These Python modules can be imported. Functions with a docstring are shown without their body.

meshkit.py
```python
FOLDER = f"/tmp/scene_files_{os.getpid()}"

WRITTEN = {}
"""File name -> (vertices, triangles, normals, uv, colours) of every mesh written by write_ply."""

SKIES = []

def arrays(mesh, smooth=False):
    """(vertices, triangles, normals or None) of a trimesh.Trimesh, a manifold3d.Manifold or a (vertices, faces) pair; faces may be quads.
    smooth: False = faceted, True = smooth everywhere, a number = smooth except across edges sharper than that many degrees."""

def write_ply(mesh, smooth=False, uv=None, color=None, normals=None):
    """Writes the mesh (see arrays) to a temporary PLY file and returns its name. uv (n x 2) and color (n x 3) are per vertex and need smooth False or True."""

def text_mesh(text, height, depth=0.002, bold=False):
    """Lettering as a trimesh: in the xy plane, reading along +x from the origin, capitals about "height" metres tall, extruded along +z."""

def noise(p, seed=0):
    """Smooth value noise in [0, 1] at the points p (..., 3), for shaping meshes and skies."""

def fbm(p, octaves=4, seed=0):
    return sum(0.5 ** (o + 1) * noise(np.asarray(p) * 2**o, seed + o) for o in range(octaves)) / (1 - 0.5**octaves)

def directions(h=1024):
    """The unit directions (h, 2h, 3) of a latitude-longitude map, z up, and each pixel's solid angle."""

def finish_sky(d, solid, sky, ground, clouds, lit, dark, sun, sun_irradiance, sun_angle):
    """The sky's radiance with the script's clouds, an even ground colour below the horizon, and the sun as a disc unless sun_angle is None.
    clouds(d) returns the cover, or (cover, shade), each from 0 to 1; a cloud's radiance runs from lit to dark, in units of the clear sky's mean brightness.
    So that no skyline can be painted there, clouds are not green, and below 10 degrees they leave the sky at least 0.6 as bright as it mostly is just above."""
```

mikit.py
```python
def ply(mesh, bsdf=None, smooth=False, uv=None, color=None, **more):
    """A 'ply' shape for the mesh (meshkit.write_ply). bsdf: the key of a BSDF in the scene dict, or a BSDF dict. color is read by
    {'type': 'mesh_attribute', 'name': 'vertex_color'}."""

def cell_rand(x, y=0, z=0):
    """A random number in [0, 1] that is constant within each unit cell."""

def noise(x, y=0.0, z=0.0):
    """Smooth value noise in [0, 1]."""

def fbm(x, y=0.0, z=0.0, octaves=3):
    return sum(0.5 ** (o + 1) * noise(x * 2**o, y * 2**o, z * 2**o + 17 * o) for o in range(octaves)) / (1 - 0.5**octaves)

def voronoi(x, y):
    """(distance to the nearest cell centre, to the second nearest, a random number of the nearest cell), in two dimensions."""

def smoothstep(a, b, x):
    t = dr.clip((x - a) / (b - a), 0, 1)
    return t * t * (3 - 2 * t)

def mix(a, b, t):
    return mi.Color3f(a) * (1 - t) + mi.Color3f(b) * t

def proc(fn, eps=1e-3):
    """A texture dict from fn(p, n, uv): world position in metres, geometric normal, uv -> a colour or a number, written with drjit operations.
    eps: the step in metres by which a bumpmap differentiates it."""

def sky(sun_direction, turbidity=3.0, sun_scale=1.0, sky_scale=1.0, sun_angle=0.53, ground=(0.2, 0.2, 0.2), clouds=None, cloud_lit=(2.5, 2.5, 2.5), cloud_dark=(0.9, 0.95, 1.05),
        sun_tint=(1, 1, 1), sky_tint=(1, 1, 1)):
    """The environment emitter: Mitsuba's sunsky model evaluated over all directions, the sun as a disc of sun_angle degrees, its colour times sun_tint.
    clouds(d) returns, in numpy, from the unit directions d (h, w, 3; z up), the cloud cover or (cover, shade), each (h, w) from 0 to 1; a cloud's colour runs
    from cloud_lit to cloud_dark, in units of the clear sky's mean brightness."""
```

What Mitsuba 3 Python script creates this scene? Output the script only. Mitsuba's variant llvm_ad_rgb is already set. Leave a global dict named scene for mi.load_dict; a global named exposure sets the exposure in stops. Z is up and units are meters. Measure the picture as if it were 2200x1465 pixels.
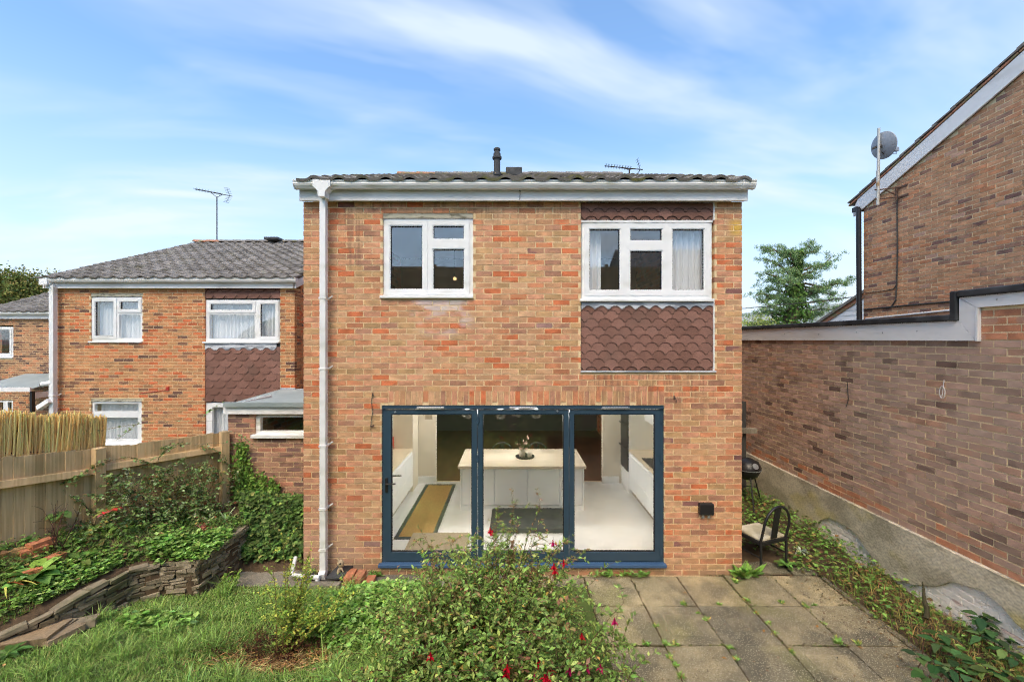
import math, numpy as np, trimesh, mitsuba as mi, mikit, meshkit
import drjit as dr
from mikit import proc, noise, fbm, smoothstep, mix, cell_rand, voronoi
from shapely.geometry import Polygon, box as sbox
from shapely.ops import unary_union
T = mi.ScalarTransform4f
rng = np.random.default_rng(7)
scene, labels = {}, {}

# ---------------------------------------------------------------- camera, sky, exposure
F, CU, HV, CZ = 900.0, 1100.0, 735.0, 3.07           # focal length in photograph pixels, principal column, horizon row, eye height
scene['camera'] = {'type': 'perspective', 'fov': 2 * math.degrees(math.atan(1100 / F)), 'fov_axis': 'x', 'near_clip': 0.05, 'far_clip': 3000.0,
                   'principal_point_offset_y': 0.0017, 'to_world': T().look_at(origin=[0, 0, CZ], target=[0, 1, CZ], up=[0, 0, 1])}


def clouds(d):
    x, y, z = d[..., 0], d[..., 1], np.maximum(d[..., 2], 0)
    k = 1 / (z + 0.20)
    px, py = x * k, y * k
    e = np.full_like(px, 17.2)
    w = meshkit.fbm(np.stack([px * .7, py * .9, e], -1), 3, 3)[..., None] - .5
    n1 = meshkit.fbm(np.stack([px * 0.55 + py * 0.35, py * 1.5 - px * 0.30, e], -1) + w * 1.2, 5, 5)
    n2 = meshkit.fbm(np.stack([px * 1.0 + py * 0.7, py * 4.6 - px * 1.5, e], -1) * 1.15 + w * 3.0, 6, 9)
    c = np.clip((n1 - .40) / .22, 0, 1) * np.clip((n2 - 0.36) / 0.36, 0, 1) + .35 * np.clip((n2 - .55) / .3, 0, 1)
    c = np.clip(c, 0, 1) * .82
    low = np.clip((0.46 - z) / 0.46, 0, 1) ** 1.25
    return np.clip(0.10 + c * (0.9 - 0.75 * low) + 0.78 * low, 0, 0.93), np.clip(0.25 - 0.25 * low, 0, 1)


scene['sky'] = mikit.sky((-0.16, -0.62, 0.77), turbidity=3.0, sun_scale=0.44, sky_scale=1.5, sun_angle=30, clouds=clouds, cloud_lit=(1.26, 1.42, 1.57), cloud_dark=(1.15, 1.32, 1.55),
                         sky_tint=(0.86, 1.0, 1.03), sun_tint=(1.0, 0.985, 0.97))
exposure = 2.40

# ---------------------------------------------------------------- helpers
D0 = 5.47


def P(u, v, y):
    return np.array([(u - CU) * y / F, y, CZ - (v - HV) * y / F])


def G(u, v, z=0.0):
    y = F * (CZ - z) / (v - HV)
    return np.array([(u - CU) * y / F, y, z])


def px(p):
    p = np.asarray(p, float)
    return CU + F * p[..., 0] / p[..., 1], HV - F * (p[..., 2] - CZ) / p[..., 1]


BOXF = np.array([[0, 2, 1], [1, 2, 3], [4, 5, 6], [5, 7, 6], [0, 1, 4], [1, 5, 4], [2, 6, 3], [3, 6, 7], [0, 4, 2], [2, 4, 6], [1, 3, 5], [3, 7, 5]])
COLORED = set()


class MB:
    def __init__(self):
        self.v, self.f, self.u, self.c, self.n = [], [], [], [], 0

    def add(self, v, f, uv=(0.5, 0.5), col=(0.5, 0.5, 0.5)):
        v = np.asarray(v, float).reshape(-1, 3)
        f = np.asarray(f, int)
        if f.shape[1] == 4:
            f = np.vstack([f[:, [0, 1, 2]], f[:, [0, 2, 3]]])
        self.v.append(v); self.f.append(f + self.n); self.n += len(v)
        self.u.append(np.broadcast_to(np.asarray(uv, float), (len(v), 2)))
        self.c.append(np.broadcast_to(np.asarray(col, float), (len(v), 3)))
        return self

    def box(self, x0, x1, y0, y1, z0, z1, uv=(0.5, 0.5), col=(0.5, 0.5, 0.5), jit=0.0):
        v = np.array([[x, y, z] for x in (x0, x1) for y in (y0, y1) for z in (z0, z1)], float)
        if jit:
            v = v + rng.uniform(-jit, jit, v.shape)
        return self.add(v, BOXF, uv, col)

    def obox(self, o, a, b, c, uv=(0.5, 0.5), col=(0.5, 0.5, 0.5), jit=0.0):
        o, a, b, c = (np.asarray(q, float) for q in (o, a, b, c))
        v = np.array([o + i * a + j * b + k * c for i in (0, 1) for j in (0, 1) for k in (0, 1)])
        if jit:
            v = v + rng.uniform(-jit, jit, v.shape)
        return self.add(v, BOXF, uv, col)

    def cbox(self, x0, x1, y0, y1, z0, z1, r=0.006, uv=(0.5, 0.5), col=(0.5, 0.5, 0.5), steps=2):
        import manifold3d as m3
        e = m3.Manifold.batch_hull([m3.Manifold.sphere(r, 4 * steps).translate((x, y, z)) for x in (x0 + r, x1 - r) for y in (y0 + r, y1 - r) for z in (z0 + r, z1 - r)])
        m = e.to_mesh()
        return self.add(m.vert_properties[:, :3], m.tri_verts, uv, col)

    def tube(self, pts, rad, sides=6, col=(0.5, 0.5, 0.5), uv=(0.5, 0.5), caps=True):
        p = np.asarray(pts, float)
        rad = np.broadcast_to(np.asarray(rad, float), (len(p),))
        t = np.gradient(p, axis=0)
        t /= np.linalg.norm(t, axis=1, keepdims=True) + 1e-12
        a = np.cross(t[0], [0, 0, 1.0] if abs(t[0][2]) < 0.9 else [1.0, 0, 0])
        ang = np.arange(sides) * 2 * np.pi / sides
        rings = []
        for i in range(len(p)):
            a = a - t[i] * (a @ t[i]); a /= np.linalg.norm(a) + 1e-12
            b = np.cross(t[i], a)
            rings.append(p[i] + rad[i] * (np.cos(ang)[:, None] * a + np.sin(ang)[:, None] * b))
        v = np.vstack(rings)
        i, j = np.meshgrid(np.arange(len(p) - 1), np.arange(sides), indexing='ij')
        q = np.stack([i * sides + j, i * sides + (j + 1) % sides, (i + 1) * sides + (j + 1) % sides, (i + 1) * sides + j], -1).reshape(-1, 4)
        self.add(v, q, uv, col)
        if caps:
            for r, flip in ((rings[0], 1), (rings[-1], 0)):
                k = np.arange(1, sides - 1)
                f = np.stack([k * 0, k, k + 1], -1)
                self.add(r, f[:, ::-1] if flip else f, uv, col)
        return self

    def lathe(self, prof, o, axis=(0, 0, 1), n=24, col=(0.5, 0.5, 0.5), uv=(0.5, 0.5)):
        prof = np.asarray(prof, float)
        ax = np.asarray(axis, float); ax /= np.linalg.norm(ax)
        a = np.cross(ax, [1, 0, 0] if abs(ax[0]) < 0.9 else [0, 1, 0]); a /= np.linalg.norm(a)
        b = np.cross(ax, a)
        ang = np.arange(n) * 2 * np.pi / n
        d = np.cos(ang)[:, None] * a + np.sin(ang)[:, None] * b
        v = (np.asarray(o) + prof[:, None, :1] * d[None] + prof[:, None, 1:2] * ax).reshape(-1, 3)
        i, j = np.meshgrid(np.arange(len(prof) - 1), np.arange(n), indexing='ij')
        q = np.stack([i * n + j, i * n + (j + 1) % n, (i + 1) * n + (j + 1) % n, (i + 1) * n + j], -1).reshape(-1, 4)
        return self.add(v, q, uv, col)

    def prism(self, poly, o, a, b, c, uv=(0.5, 0.5), col=(0.5, 0.5, 0.5)):
        """shapely polygon in the (a, b) plane at o, pushed along c (a vector with length)"""
        for g in getattr(poly, 'geoms', [poly]):
            if g.is_empty or g.area < 1e-9:
                continue
            m = trimesh.creation.extrude_polygon(g, 1.0, engine='earcut')
            w = np.asarray(m.vertices)
            v = np.asarray(o, float) + w[:, :1] * np.asarray(a, float) + w[:, 1:2] * np.asarray(b, float) + w[:, 2:3] * np.asarray(c, float)
            f = np.asarray(m.faces)
            if np.dot(np.cross(a, b), c) < 0:
                f = f[:, ::-1]
            self.add(v, f, uv, col)
        return self

    def leaves(self, p, d, nrm, L, W, col, fold=0.18, mid=0.45):
        p, d, nrm = (np.asarray(q, float) for q in (p, d, nrm))
        n = len(p)
        if n == 0:
            return self
        d = d / (np.linalg.norm(d, axis=1, keepdims=True) + 1e-9)
        s = np.cross(d, nrm); s /= np.linalg.norm(s, axis=1, keepdims=True) + 1e-9
        nn = np.cross(s, d)
        L, W = (np.broadcast_to(np.asarray(q, float), (n,))[:, None] for q in (L, W))
        m = p + d * L * mid + nn * W * fold
        v = np.stack([p, m + s * W / 2, p + d * L, m - s * W / 2], 1).reshape(-1, 3)
        k = np.arange(n)[:, None] * 4
        f = np.vstack([k + [0, 1, 2], k + [0, 2, 3]])
        return self.add(v, f, (0.5, 0.5), np.repeat(np.broadcast_to(np.asarray(col, float), (n, 3)), 4, 0))

    def xf(self, M, t=(0, 0, 0)):
        self.v = [q @ np.asarray(M, float).T + np.asarray(t, float) for q in self.v]
        return self

    def get(self):
        return np.vstack(self.v), np.vstack(self.f), np.vstack(self.u), np.vstack(self.c)


used = {}


def key_for(base):
    k = used.get(base, 0)
    used[base] = k + 1
    return base if k == 0 else f'{base}_{k:03d}'


def put(base, mb, bsdf, smooth=False, **more):
    """one entry of the scene; base may carry parents with __; a taken name gets the next number"""
    k = key_for(base)
    v, f, u, c = mb.get()
    if smooth not in (True, False):
        v, f, _ = meshkit.arrays((v, f), smooth)
        u, c, smooth = np.broadcast_to(u[0], (len(v), 2)), np.broadcast_to(c[0], (len(v), 3)), True
    if bsdf in COLORED:
        scene[k] = mikit.ply((v, f), bsdf, smooth=smooth, color=c, **more)
    else:
        scene[k] = mikit.ply((v, f), bsdf, smooth=smooth, uv=u, **more)
    return k


def tag(k, label=None, cat=None, group=None, kind=None):
    labels[k] = {a: b for a, b in (('label', label), ('category', cat), ('group', group), ('kind', kind)) if b}
    return k


def thing(base, label, cat, group=None):
    return tag(key_for(base), label, cat, group)


# ---------------------------------------------------------------- materials
def rgb(*c):
    return {'type': 'rgb', 'value': list(map(float, c))}


def mat(name, color, rough=0.6, metal=0.0, spec=0.5, bump=None, bscale=0.002, **more):
    b = {'type': 'principled', 'base_color': color if isinstance(color, dict) else rgb(*color), 'roughness': rough, 'metallic': metal, 'specular': spec, **more}
    if bump is not None:
        b = {'type': 'bumpmap', 'arbitrary': proc(bump), 'scale': bscale, 'bsdf': b}
    scene[name] = {'type': 'twosided', 'bsdf': b}
    return name


def ramp(r, cols):
    """cols: [(upto, colour)]: a colour picked by r"""
    out = mi.Color3f(*cols[-1][1])
    for upto, c in cols[-2::-1]:
        out = dr.select(r < upto, mi.Color3f(*c), out)
    return out


def brick_fn(pal, stain=0.0, bloom=False, dirt=0.0):
    def fn(p, n, uv):
        r, s = uv.x, uv.y
        c = ramp(r, pal)
        q = p * 9.0 + mi.Vector3f(s * 71.0, s * 13.0, 0)
        b = fbm(q.x, q.y, q.z, octaves=3)
        c = c * (0.70 + 0.34 * smoothstep(0.25, 0.75, b) + 0.16 * (s - 0.5) + 0.10)
        # a second firing tone crossing some bricks
        t = smoothstep(0.52, 0.62, noise(q.x * 0.9 + 31.0, q.y * 0.9, q.z * 1.4)) * 0.55
        c = mix(c, mi.Color3f(*pal[int(len(pal) * 0.4)][1]) * 0.92, dr.select(s > 0.35, t, 0.0))
        g = noise(p.x * 160.0, p.y * 160.0, p.z * 160.0)
        c = c * (0.86 + 0.28 * g)
        w = fbm(p.x * 0.9 + 3.0, p.y * 0.9, p.z * 0.7, octaves=2)
        c = c * (1.0 - stain + 2 * stain * w)
        if dirt:
            d = smoothstep(0.45, 0.75, fbm(p.x * 2.1, p.y * 2.1, p.z * 2.1 + 9.0, octaves=3))
            c = mix(c, mi.Color3f(0.50, 0.39, 0.31), d * dirt)
        if bloom:
            f = fbm(p.x * 5.0, p.y * 5.0, p.z * 7.0, octaves=3)
            m = smoothstep(0.62, 0.0, dr.abs(p.x + 0.93)) * smoothstep(0.42, 0.0, dr.abs(p.z - 3.44)) * smoothstep(0.42, 0.72, f)
            c = mix(c, mi.Color3f(0.62, 0.56, 0.55), dr.clip(m * 1.5, 0, 0.75))
            m2 = smoothstep(1.5, 0.1, p.z) * smoothstep(-1.6, -2.3, p.x) * (0.35 + 0.5 * f)
            c = mix(c, mi.Color3f(0.46, 0.31, 0.25), dr.clip(m2, 0, 0.6))
            st = fbm(p.x * 38.0, 3.0, p.z * 2.2, octaves=3)
            m4 = smoothstep(0.16, 0.0, dr.abs(p.x + 2.06)) * smoothstep(3.85, 4.2, p.z) * smoothstep(4.8, 4.6, p.z) * smoothstep(0.42, 0.62, st)
            m4 = m4 + smoothstep(0.50, 0.72, st) * smoothstep(4.35, 4.86, p.z) * 0.55
            m4 = m4 + smoothstep(0.46, 0.66, st) * smoothstep(0.7, 0.1, 2.66 - p.z) * smoothstep(2.68, 2.64, p.z) * smoothstep(0.86, 0.95, p.x) * smoothstep(2.7, 2.6, p.x) * 0.6
            c = mix(c, mi.Color3f(0.24, 0.13, 0.085), dr.clip(m4, 0, 0.62))
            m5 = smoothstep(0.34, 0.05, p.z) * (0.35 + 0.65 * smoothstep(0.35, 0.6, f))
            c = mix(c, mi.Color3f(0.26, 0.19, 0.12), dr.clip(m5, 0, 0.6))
            m3 = smoothstep(0.13, 0.02, dr.abs(p.x - 2.93)) * smoothstep(0.16, 0.03, dr.abs(p.z - 4.53))
            c = mix(c, mi.Color3f(0.62, 0.40, 0.05), m3 * 0.7)
        return c
    return proc(fn)


PAL_MAIN = [(0.11, (0.58, 0.175, 0.078)), (0.26, (0.58, 0.245, 0.13)), (0.44, (0.60, 0.295, 0.18)), (0.58, (0.56, 0.30, 0.165)), (0.73, (0.58, 0.345, 0.20)), (0.84, (0.52, 0.315, 0.16)), (0.92, (0.42, 0.215, 0.14)),
            (0.97, (0.24, 0.115, 0.10)), (1.1, (0.35, 0.20, 0.175))]
PAL_NEXT = [(0.14, (0.58, 0.16, 0.065)), (0.34, (0.58, 0.235, 0.105)), (0.56, (0.54, 0.265, 0.125)), (0.72, (0.50, 0.26, 0.12)), (0.85, (0.42, 0.215, 0.105)), (0.94, (0.28, 0.14, 0.085)), (1.1, (0.18, 0.095, 0.07))]
PAL_FAR = [(0.2, (0.50, 0.21, 0.11)), (0.5, (0.46, 0.24, 0.13)), (0.72, (0.38, 0.21, 0.12)), (0.86, (0.24, 0.125, 0.085)), (1.1, (0.15, 0.085, 0.065))]
PAL_GARAGE = [(0.14, (0.50, 0.285, 0.195)), (0.34, (0.54, 0.345, 0.265)), (0.55, (0.49, 0.32, 0.245)), (0.74, (0.44, 0.30, 0.235)), (0.86, (0.33, 0.215, 0.165)), (0.93, (0.20, 0.125, 0.10)), (1.1, (0.58, 0.25, 0.14))]
PAL_GABLE = [(0.14, (0.56, 0.25, 0.13)), (0.36, (0.58, 0.30, 0.165)), (0.58, (0.52, 0.275, 0.15)), (0.74, (0.45, 0.24, 0.14)), (0.86, (0.33, 0.175, 0.12)), (0.94, (0.21, 0.115, 0.095)), (1.1, (0.52, 0.31, 0.22))]
PAL_SHED = [(0.18, (0.46, 0.21, 0.14)), (0.40, (0.45, 0.25, 0.17)), (0.62, (0.39, 0.22, 0.15)), (0.80, (0.29, 0.16, 0.115)), (1.1, (0.21, 0.12, 0.10))]
mat('m_brick_main', brick_fn(PAL_MAIN, 0.10, True), 0.85, spec=0.25)
mat('m_brick_next', brick_fn(PAL_NEXT, 0.12), 0.85, spec=0.25)
mat('m_brick_far', brick_fn(PAL_FAR, 0.12), 0.85, spec=0.25)
mat('m_brick_garage', brick_fn(PAL_GARAGE, 0.18, dirt=0.18), 0.85, spec=0.25)
mat('m_brick_gable', brick_fn(PAL_GABLE, 0.15, dirt=0.12), 0.85, spec=0.25)
mat('m_brick_shed', brick_fn(PAL_SHED, 0.12), 0.85, spec=0.25)
mat('m_mortar', proc(lambda p, n, uv: mix((0.68, 0.50, 0.27), (0.78, 0.63, 0.40), fbm(p.x * 7, p.y * 7, p.z * 7)) * (0.85 + 0.3 * noise(p.x * 90, p.y * 90, p.z * 90))), 0.95, spec=0.15)
mat('m_mortar_dull', proc(lambda p, n, uv: mix((0.62, 0.49, 0.29), (0.80, 0.67, 0.44), fbm(p.x * 5, p.y * 5, p.z * 5)) * (0.85 + 0.3 * noise(p.x * 90, p.y * 90, p.z * 90))), 0.95, spec=0.15)


def brickwork(p, n, uv):       # plain walls that face away from the photographed side
    t = p.x + p.y
    row = dr.floor(p.z / 0.075)
    a = t / 0.225 + 0.5 * (row - 2 * dr.floor(row / 2))
    joint = (p.z / 0.075 - row > 0.13) & (a - dr.floor(a) > 0.045)
    return dr.select(joint, ramp(cell_rand(dr.floor(a), row), PAL_NEXT), mi.Color3f(0.5, 0.38, 0.22))


mat('m_brickwork', proc(brickwork), 0.9, spec=0.2)
mat('m_white', proc(lambda p, n, uv: mix((0.80, 0.81, 0.82), (0.66, 0.66, 0.62), smoothstep(0.5, 0.85, fbm(p.x * 3, p.y * 3, p.z * 5)))), 0.35, spec=0.5)


def gutter_fn(p, n, uv):
    g = smoothstep(0.48, 0.8, fbm(p.x * 4, p.y * 9, p.z * 22, octaves=4))
    return mix((0.78, 0.78, 0.77), (0.40, 0.39, 0.27), g * 0.75)


mat('m_gutter', proc(gutter_fn), 0.4, spec=0.5)
mat('m_board', proc(lambda p, n, uv: mix((0.80, 0.79, 0.79), (0.64, 0.62, 0.60), smoothstep(0.4, 0.85, fbm(p.x * 2, p.y * 2, p.z * 3.5, octaves=4)))), 0.45, spec=0.4)
mat('m_soffit', (0.52, 0.50, 0.38), 0.6)
mat('m_lintel', proc(lambda p, n, uv: mix((0.50, 0.46, 0.36), (0.20, 0.18, 0.13), smoothstep(0.45, 0.7, fbm(p.x * 14, p.y * 9, p.z * 30)))), 0.9)


def roof_fn(p, n, uv):
    c = mix((0.135, 0.122, 0.112), (0.24, 0.22, 0.205), uv.x)
    c = c * (0.75 + 0.5 * fbm(p.x * 4, p.y * 4, p.z * 4))
    lich = smoothstep(0.60, 0.72, noise(p.x * 38, p.y * 38, p.z * 38)) * smoothstep(0.4, 0.6, noise(p.x * 7 + 5, p.y * 7, p.z * 7))
    c = mix(c, (0.42, 0.41, 0.35), lich * 0.28)
    moss = smoothstep(0.50, 0.70, fbm(p.x * 6.5 + 3, p.y * 6.5, p.z * 6.5)) * (0.35 + 0.65 * uv.y)
    return mix(c, mix((0.20, 0.19, 0.04), (0.10, 0.11, 0.03), noise(p.x * 30, p.y * 30)), moss * uv.y)


mat('m_tile', proc(roof_fn), 0.85, spec=0.3)
mat('m_moss', proc(lambda p, n, uv: mix((0.16, 0.17, 0.03), (0.36, 0.33, 0.05), noise(p.x * 40, p.y * 40, p.z * 40))), 0.95, spec=0.1)
mat('m_ridge', proc(lambda p, n, uv: mix((0.40, 0.17, 0.10), (0.22, 0.20, 0.10), smoothstep(0.35, 0.7, fbm(p.x * 8, p.y * 8, p.z * 8)))), 0.85)


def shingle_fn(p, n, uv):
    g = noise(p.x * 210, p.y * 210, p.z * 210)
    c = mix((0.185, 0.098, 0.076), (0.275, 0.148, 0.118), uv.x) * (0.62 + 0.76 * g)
    c = dr.select(uv.x > 1.5, mi.Color3f(0.03, 0.022, 0.02), c)  # near-black tone of the backing that draws the shingle shadow lines
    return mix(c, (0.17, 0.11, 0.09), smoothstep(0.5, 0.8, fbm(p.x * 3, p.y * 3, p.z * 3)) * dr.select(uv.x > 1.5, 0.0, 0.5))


mat('m_shingle', proc(shingle_fn), 0.95, spec=0.15)


def lead_fn(p, n, uv):
    k = smoothstep(0.45, 0.6, fbm(p.x * 5, p.y * 5, p.z * 26, octaves=4))
    return mix((0.30, 0.32, 0.36), (0.62, 0.64, 0.68), k)


mat('m_lead', proc(lead_fn), 0.55, metal=0.15)
mat('m_felt', proc(lambda p, n, uv: mix((0.018, 0.02, 0.023), (0.07, 0.075, 0.082), smoothstep(0.4, 0.75, fbm(p.x * 5, p.y * 5, p.z * 5, octaves=4)))), 0.55)
mat('m_greyroof', proc(lambda p, n, uv: mix((0.20, 0.25, 0.26), (0.33, 0.37, 0.37), fbm(p.x * 2.5, p.y * 2.5, p.z * 2.5, octaves=4))), 0.6)
mat('m_blue', (0.034, 0.066, 0.102), 0.32, spec=0.5)
mat('m_bluesill', (0.05, 0.11, 0.22), 0.35, spec=0.5)
mat('m_black', (0.016, 0.016, 0.018), 0.4)
mat('m_steel', (0.55, 0.60, 0.66), 0.35, metal=0.8)
mat('m_dark', (0.05, 0.047, 0.045), 0.8)
mat('m_galv', proc(lambda p, n, uv: mix((0.50, 0.50, 0.48), (0.33, 0.22, 0.12), smoothstep(0.55, 0.8, fbm(p.x * 9, p.y * 9, p.z * 6)))), 0.5, metal=0.4)
mat('m_dish', (0.30, 0.33, 0.38), 0.5, metal=0.1)
mat('m_rust', proc(lambda p, n, uv: mix((0.16, 0.08, 0.05), (0.08, 0.055, 0.05), noise(p.x * 40, p.y * 40, p.z * 40))), 0.8)
scene['m_glass'] = {'type': 'thindielectric', 'int_ior': 1.62}
scene['m_door_glass'] = {'type': 'thindielectric', 'int_ior': 2.1}
scene['m_double_glass'] = {'type': 'thindielectric', 'int_ior': 2.0}


def fence_fn(p, n, uv):
    q = (p.x + p.y) * 55.0 + uv.y * 40
    g = fbm(q, p.z * 2.4 + uv.x * 30, 0.0, octaves=4)
    c = mix((0.40, 0.275, 0.145), (0.76, 0.565, 0.335), dr.clip(0.25 + 0.55 * uv.x + 0.9 * (g - 0.5), 0, 1))
    gr = smoothstep(0.5, 0.75, fbm(p.x * 3, p.y * 3, p.z * 2.5 + 3)) * 0.30
    return mix(c, (0.17, 0.18, 0.08), gr)


mat('m_fence', proc(fence_fn), 0.9, spec=0.15)
mat('m_render', proc(lambda p, n, uv: mix(mix((0.60, 0.54, 0.42), (0.38, 0.34, 0.25), smoothstep(0.35, 0.7, fbm(p.x * 3, p.y * 3, p.z * 3, octaves=5))), (0.50, 0.42, 0.13), smoothstep(0.56, 0.76, fbm(p.x * 1.6 + 7, p.y * 1.6, p.z * 2.3)) * 0.6) * (0.75 + 0.5 * noise(p.x * 60, p.y * 60, p.z * 60))), 0.95,
    spec=0.15, bump=lambda p, n, uv: fbm(p.x * 26, p.y * 26, p.z * 26, octaves=3), bscale=0.008)
mat('m_limewash', proc(lambda p, n, uv: mix((0.90, 0.84, 0.78), (0.60, 0.30, 0.22), smoothstep(0.74, 0.80, noise(p.x * 22, p.y * 9, p.z * 14)) * 0.45)), 0.95, spec=0.1, bump=lambda p, n, uv: fbm(p.x * 20, p.y * 20, p.z * 20), bscale=0.01)


def slab_fn(p, n, uv):
    c = mix((0.155, 0.14, 0.10), (0.40, 0.33, 0.19), dr.clip(uv.x * 0.9 + 0.7 * (fbm(p.x * 2.6, p.y * 2.6, 1.0, octaves=4) - 0.4), 0, 1))
    c = mix(c, (0.17, 0.17, 0.055), smoothstep(0.45, 0.7, fbm(p.x * 1.8 + 21, p.y * 1.8, 5.0, octaves=3)) * 0.55)
    c = c * (0.62 + 0.76 * fbm(p.x * 11.0, p.y * 11.0, 7.0, octaves=4))
    d = smoothstep(0.42, 0.72, fbm(p.x * 3.5 + 11, p.y * 3.5, 2.0, octaves=4))
    c = mix(c, (0.085, 0.08, 0.062), d * 0.6)
    g = noise(p.x * 150, p.y * 150, 3.0)
    c = c * (0.72 + 0.5 * g)
    st = voronoi(p.x * 60, p.y * 60)
    c = mix(c, (0.46, 0.42, 0.32), dr.select((st[0] < 0.26) & (st[2] > 0.50), 0.8, 0.0))
    return mix(c, (0.06, 0.055, 0.045), dr.select((st[0] < 0.22) & (st[2] < 0.16), 0.7, 0.0))


mat('m_slab', proc(slab_fn), 0.8, spec=0.3)
mat('m_concrete', proc(lambda p, n, uv: mix((0.27, 0.24, 0.19), (0.17, 0.155, 0.12), smoothstep(0.35, 0.7, fbm(p.x * 3, p.y * 3, p.z * 3, octaves=5))) * (0.75 + 0.5 * noise(p.x * 130, p.y * 130, 0))), 0.85, spec=0.25)
mat('m_soil', proc(lambda p, n, uv: mix((0.075, 0.052, 0.035), (0.15, 0.105, 0.065), fbm(p.x * 14, p.y * 14, p.z * 14, octaves=4))), 0.95, spec=0.1, bump=lambda p, n, uv: fbm(p.x * 30, p.y * 30, 0, octaves=3), bscale=0.02)
mat('m_turf', proc(lambda p, n, uv: mix(mix((0.06, 0.095, 0.025), (0.11, 0.15, 0.04), fbm(p.x * 9, p.y * 9, 0)), (0.13, 0.09, 0.05), smoothstep(0.58, 0.72, fbm(p.x * 1.7 + 2, p.y * 2.2, 4.0)) * 0.8)), 0.95, spec=0.1)
mat('m_ground', proc(lambda p, n, uv: mix((0.07, 0.09, 0.035), (0.12, 0.115, 0.06), fbm(p.x * 0.15, p.y * 0.15, 0))), 0.95, spec=0.1)
mat('m_hill', proc(lambda p, n, uv: mix((0.20, 0.23, 0.22), (0.27, 0.29, 0.27), smoothstep(0.4, 0.6, fbm(p.x * 0.03, p.y * 0.03, 0)))), 0.95, spec=0.05)  # distance haze is painted in as pale grey tones


def stone_fn(p, n, uv):
    c = mix((0.155, 0.125, 0.085), (0.36, 0.305, 0.22), uv.x) * (0.55 + 0.9 * fbm(p.x * 18, p.y * 18, p.z * 30, octaves=4))
    return mix(c, (0.11, 0.13, 0.05), smoothstep(0.52, 0.72, fbm(p.x * 4, p.y * 4, p.z * 4 + 2)) * 0.5)


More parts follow.
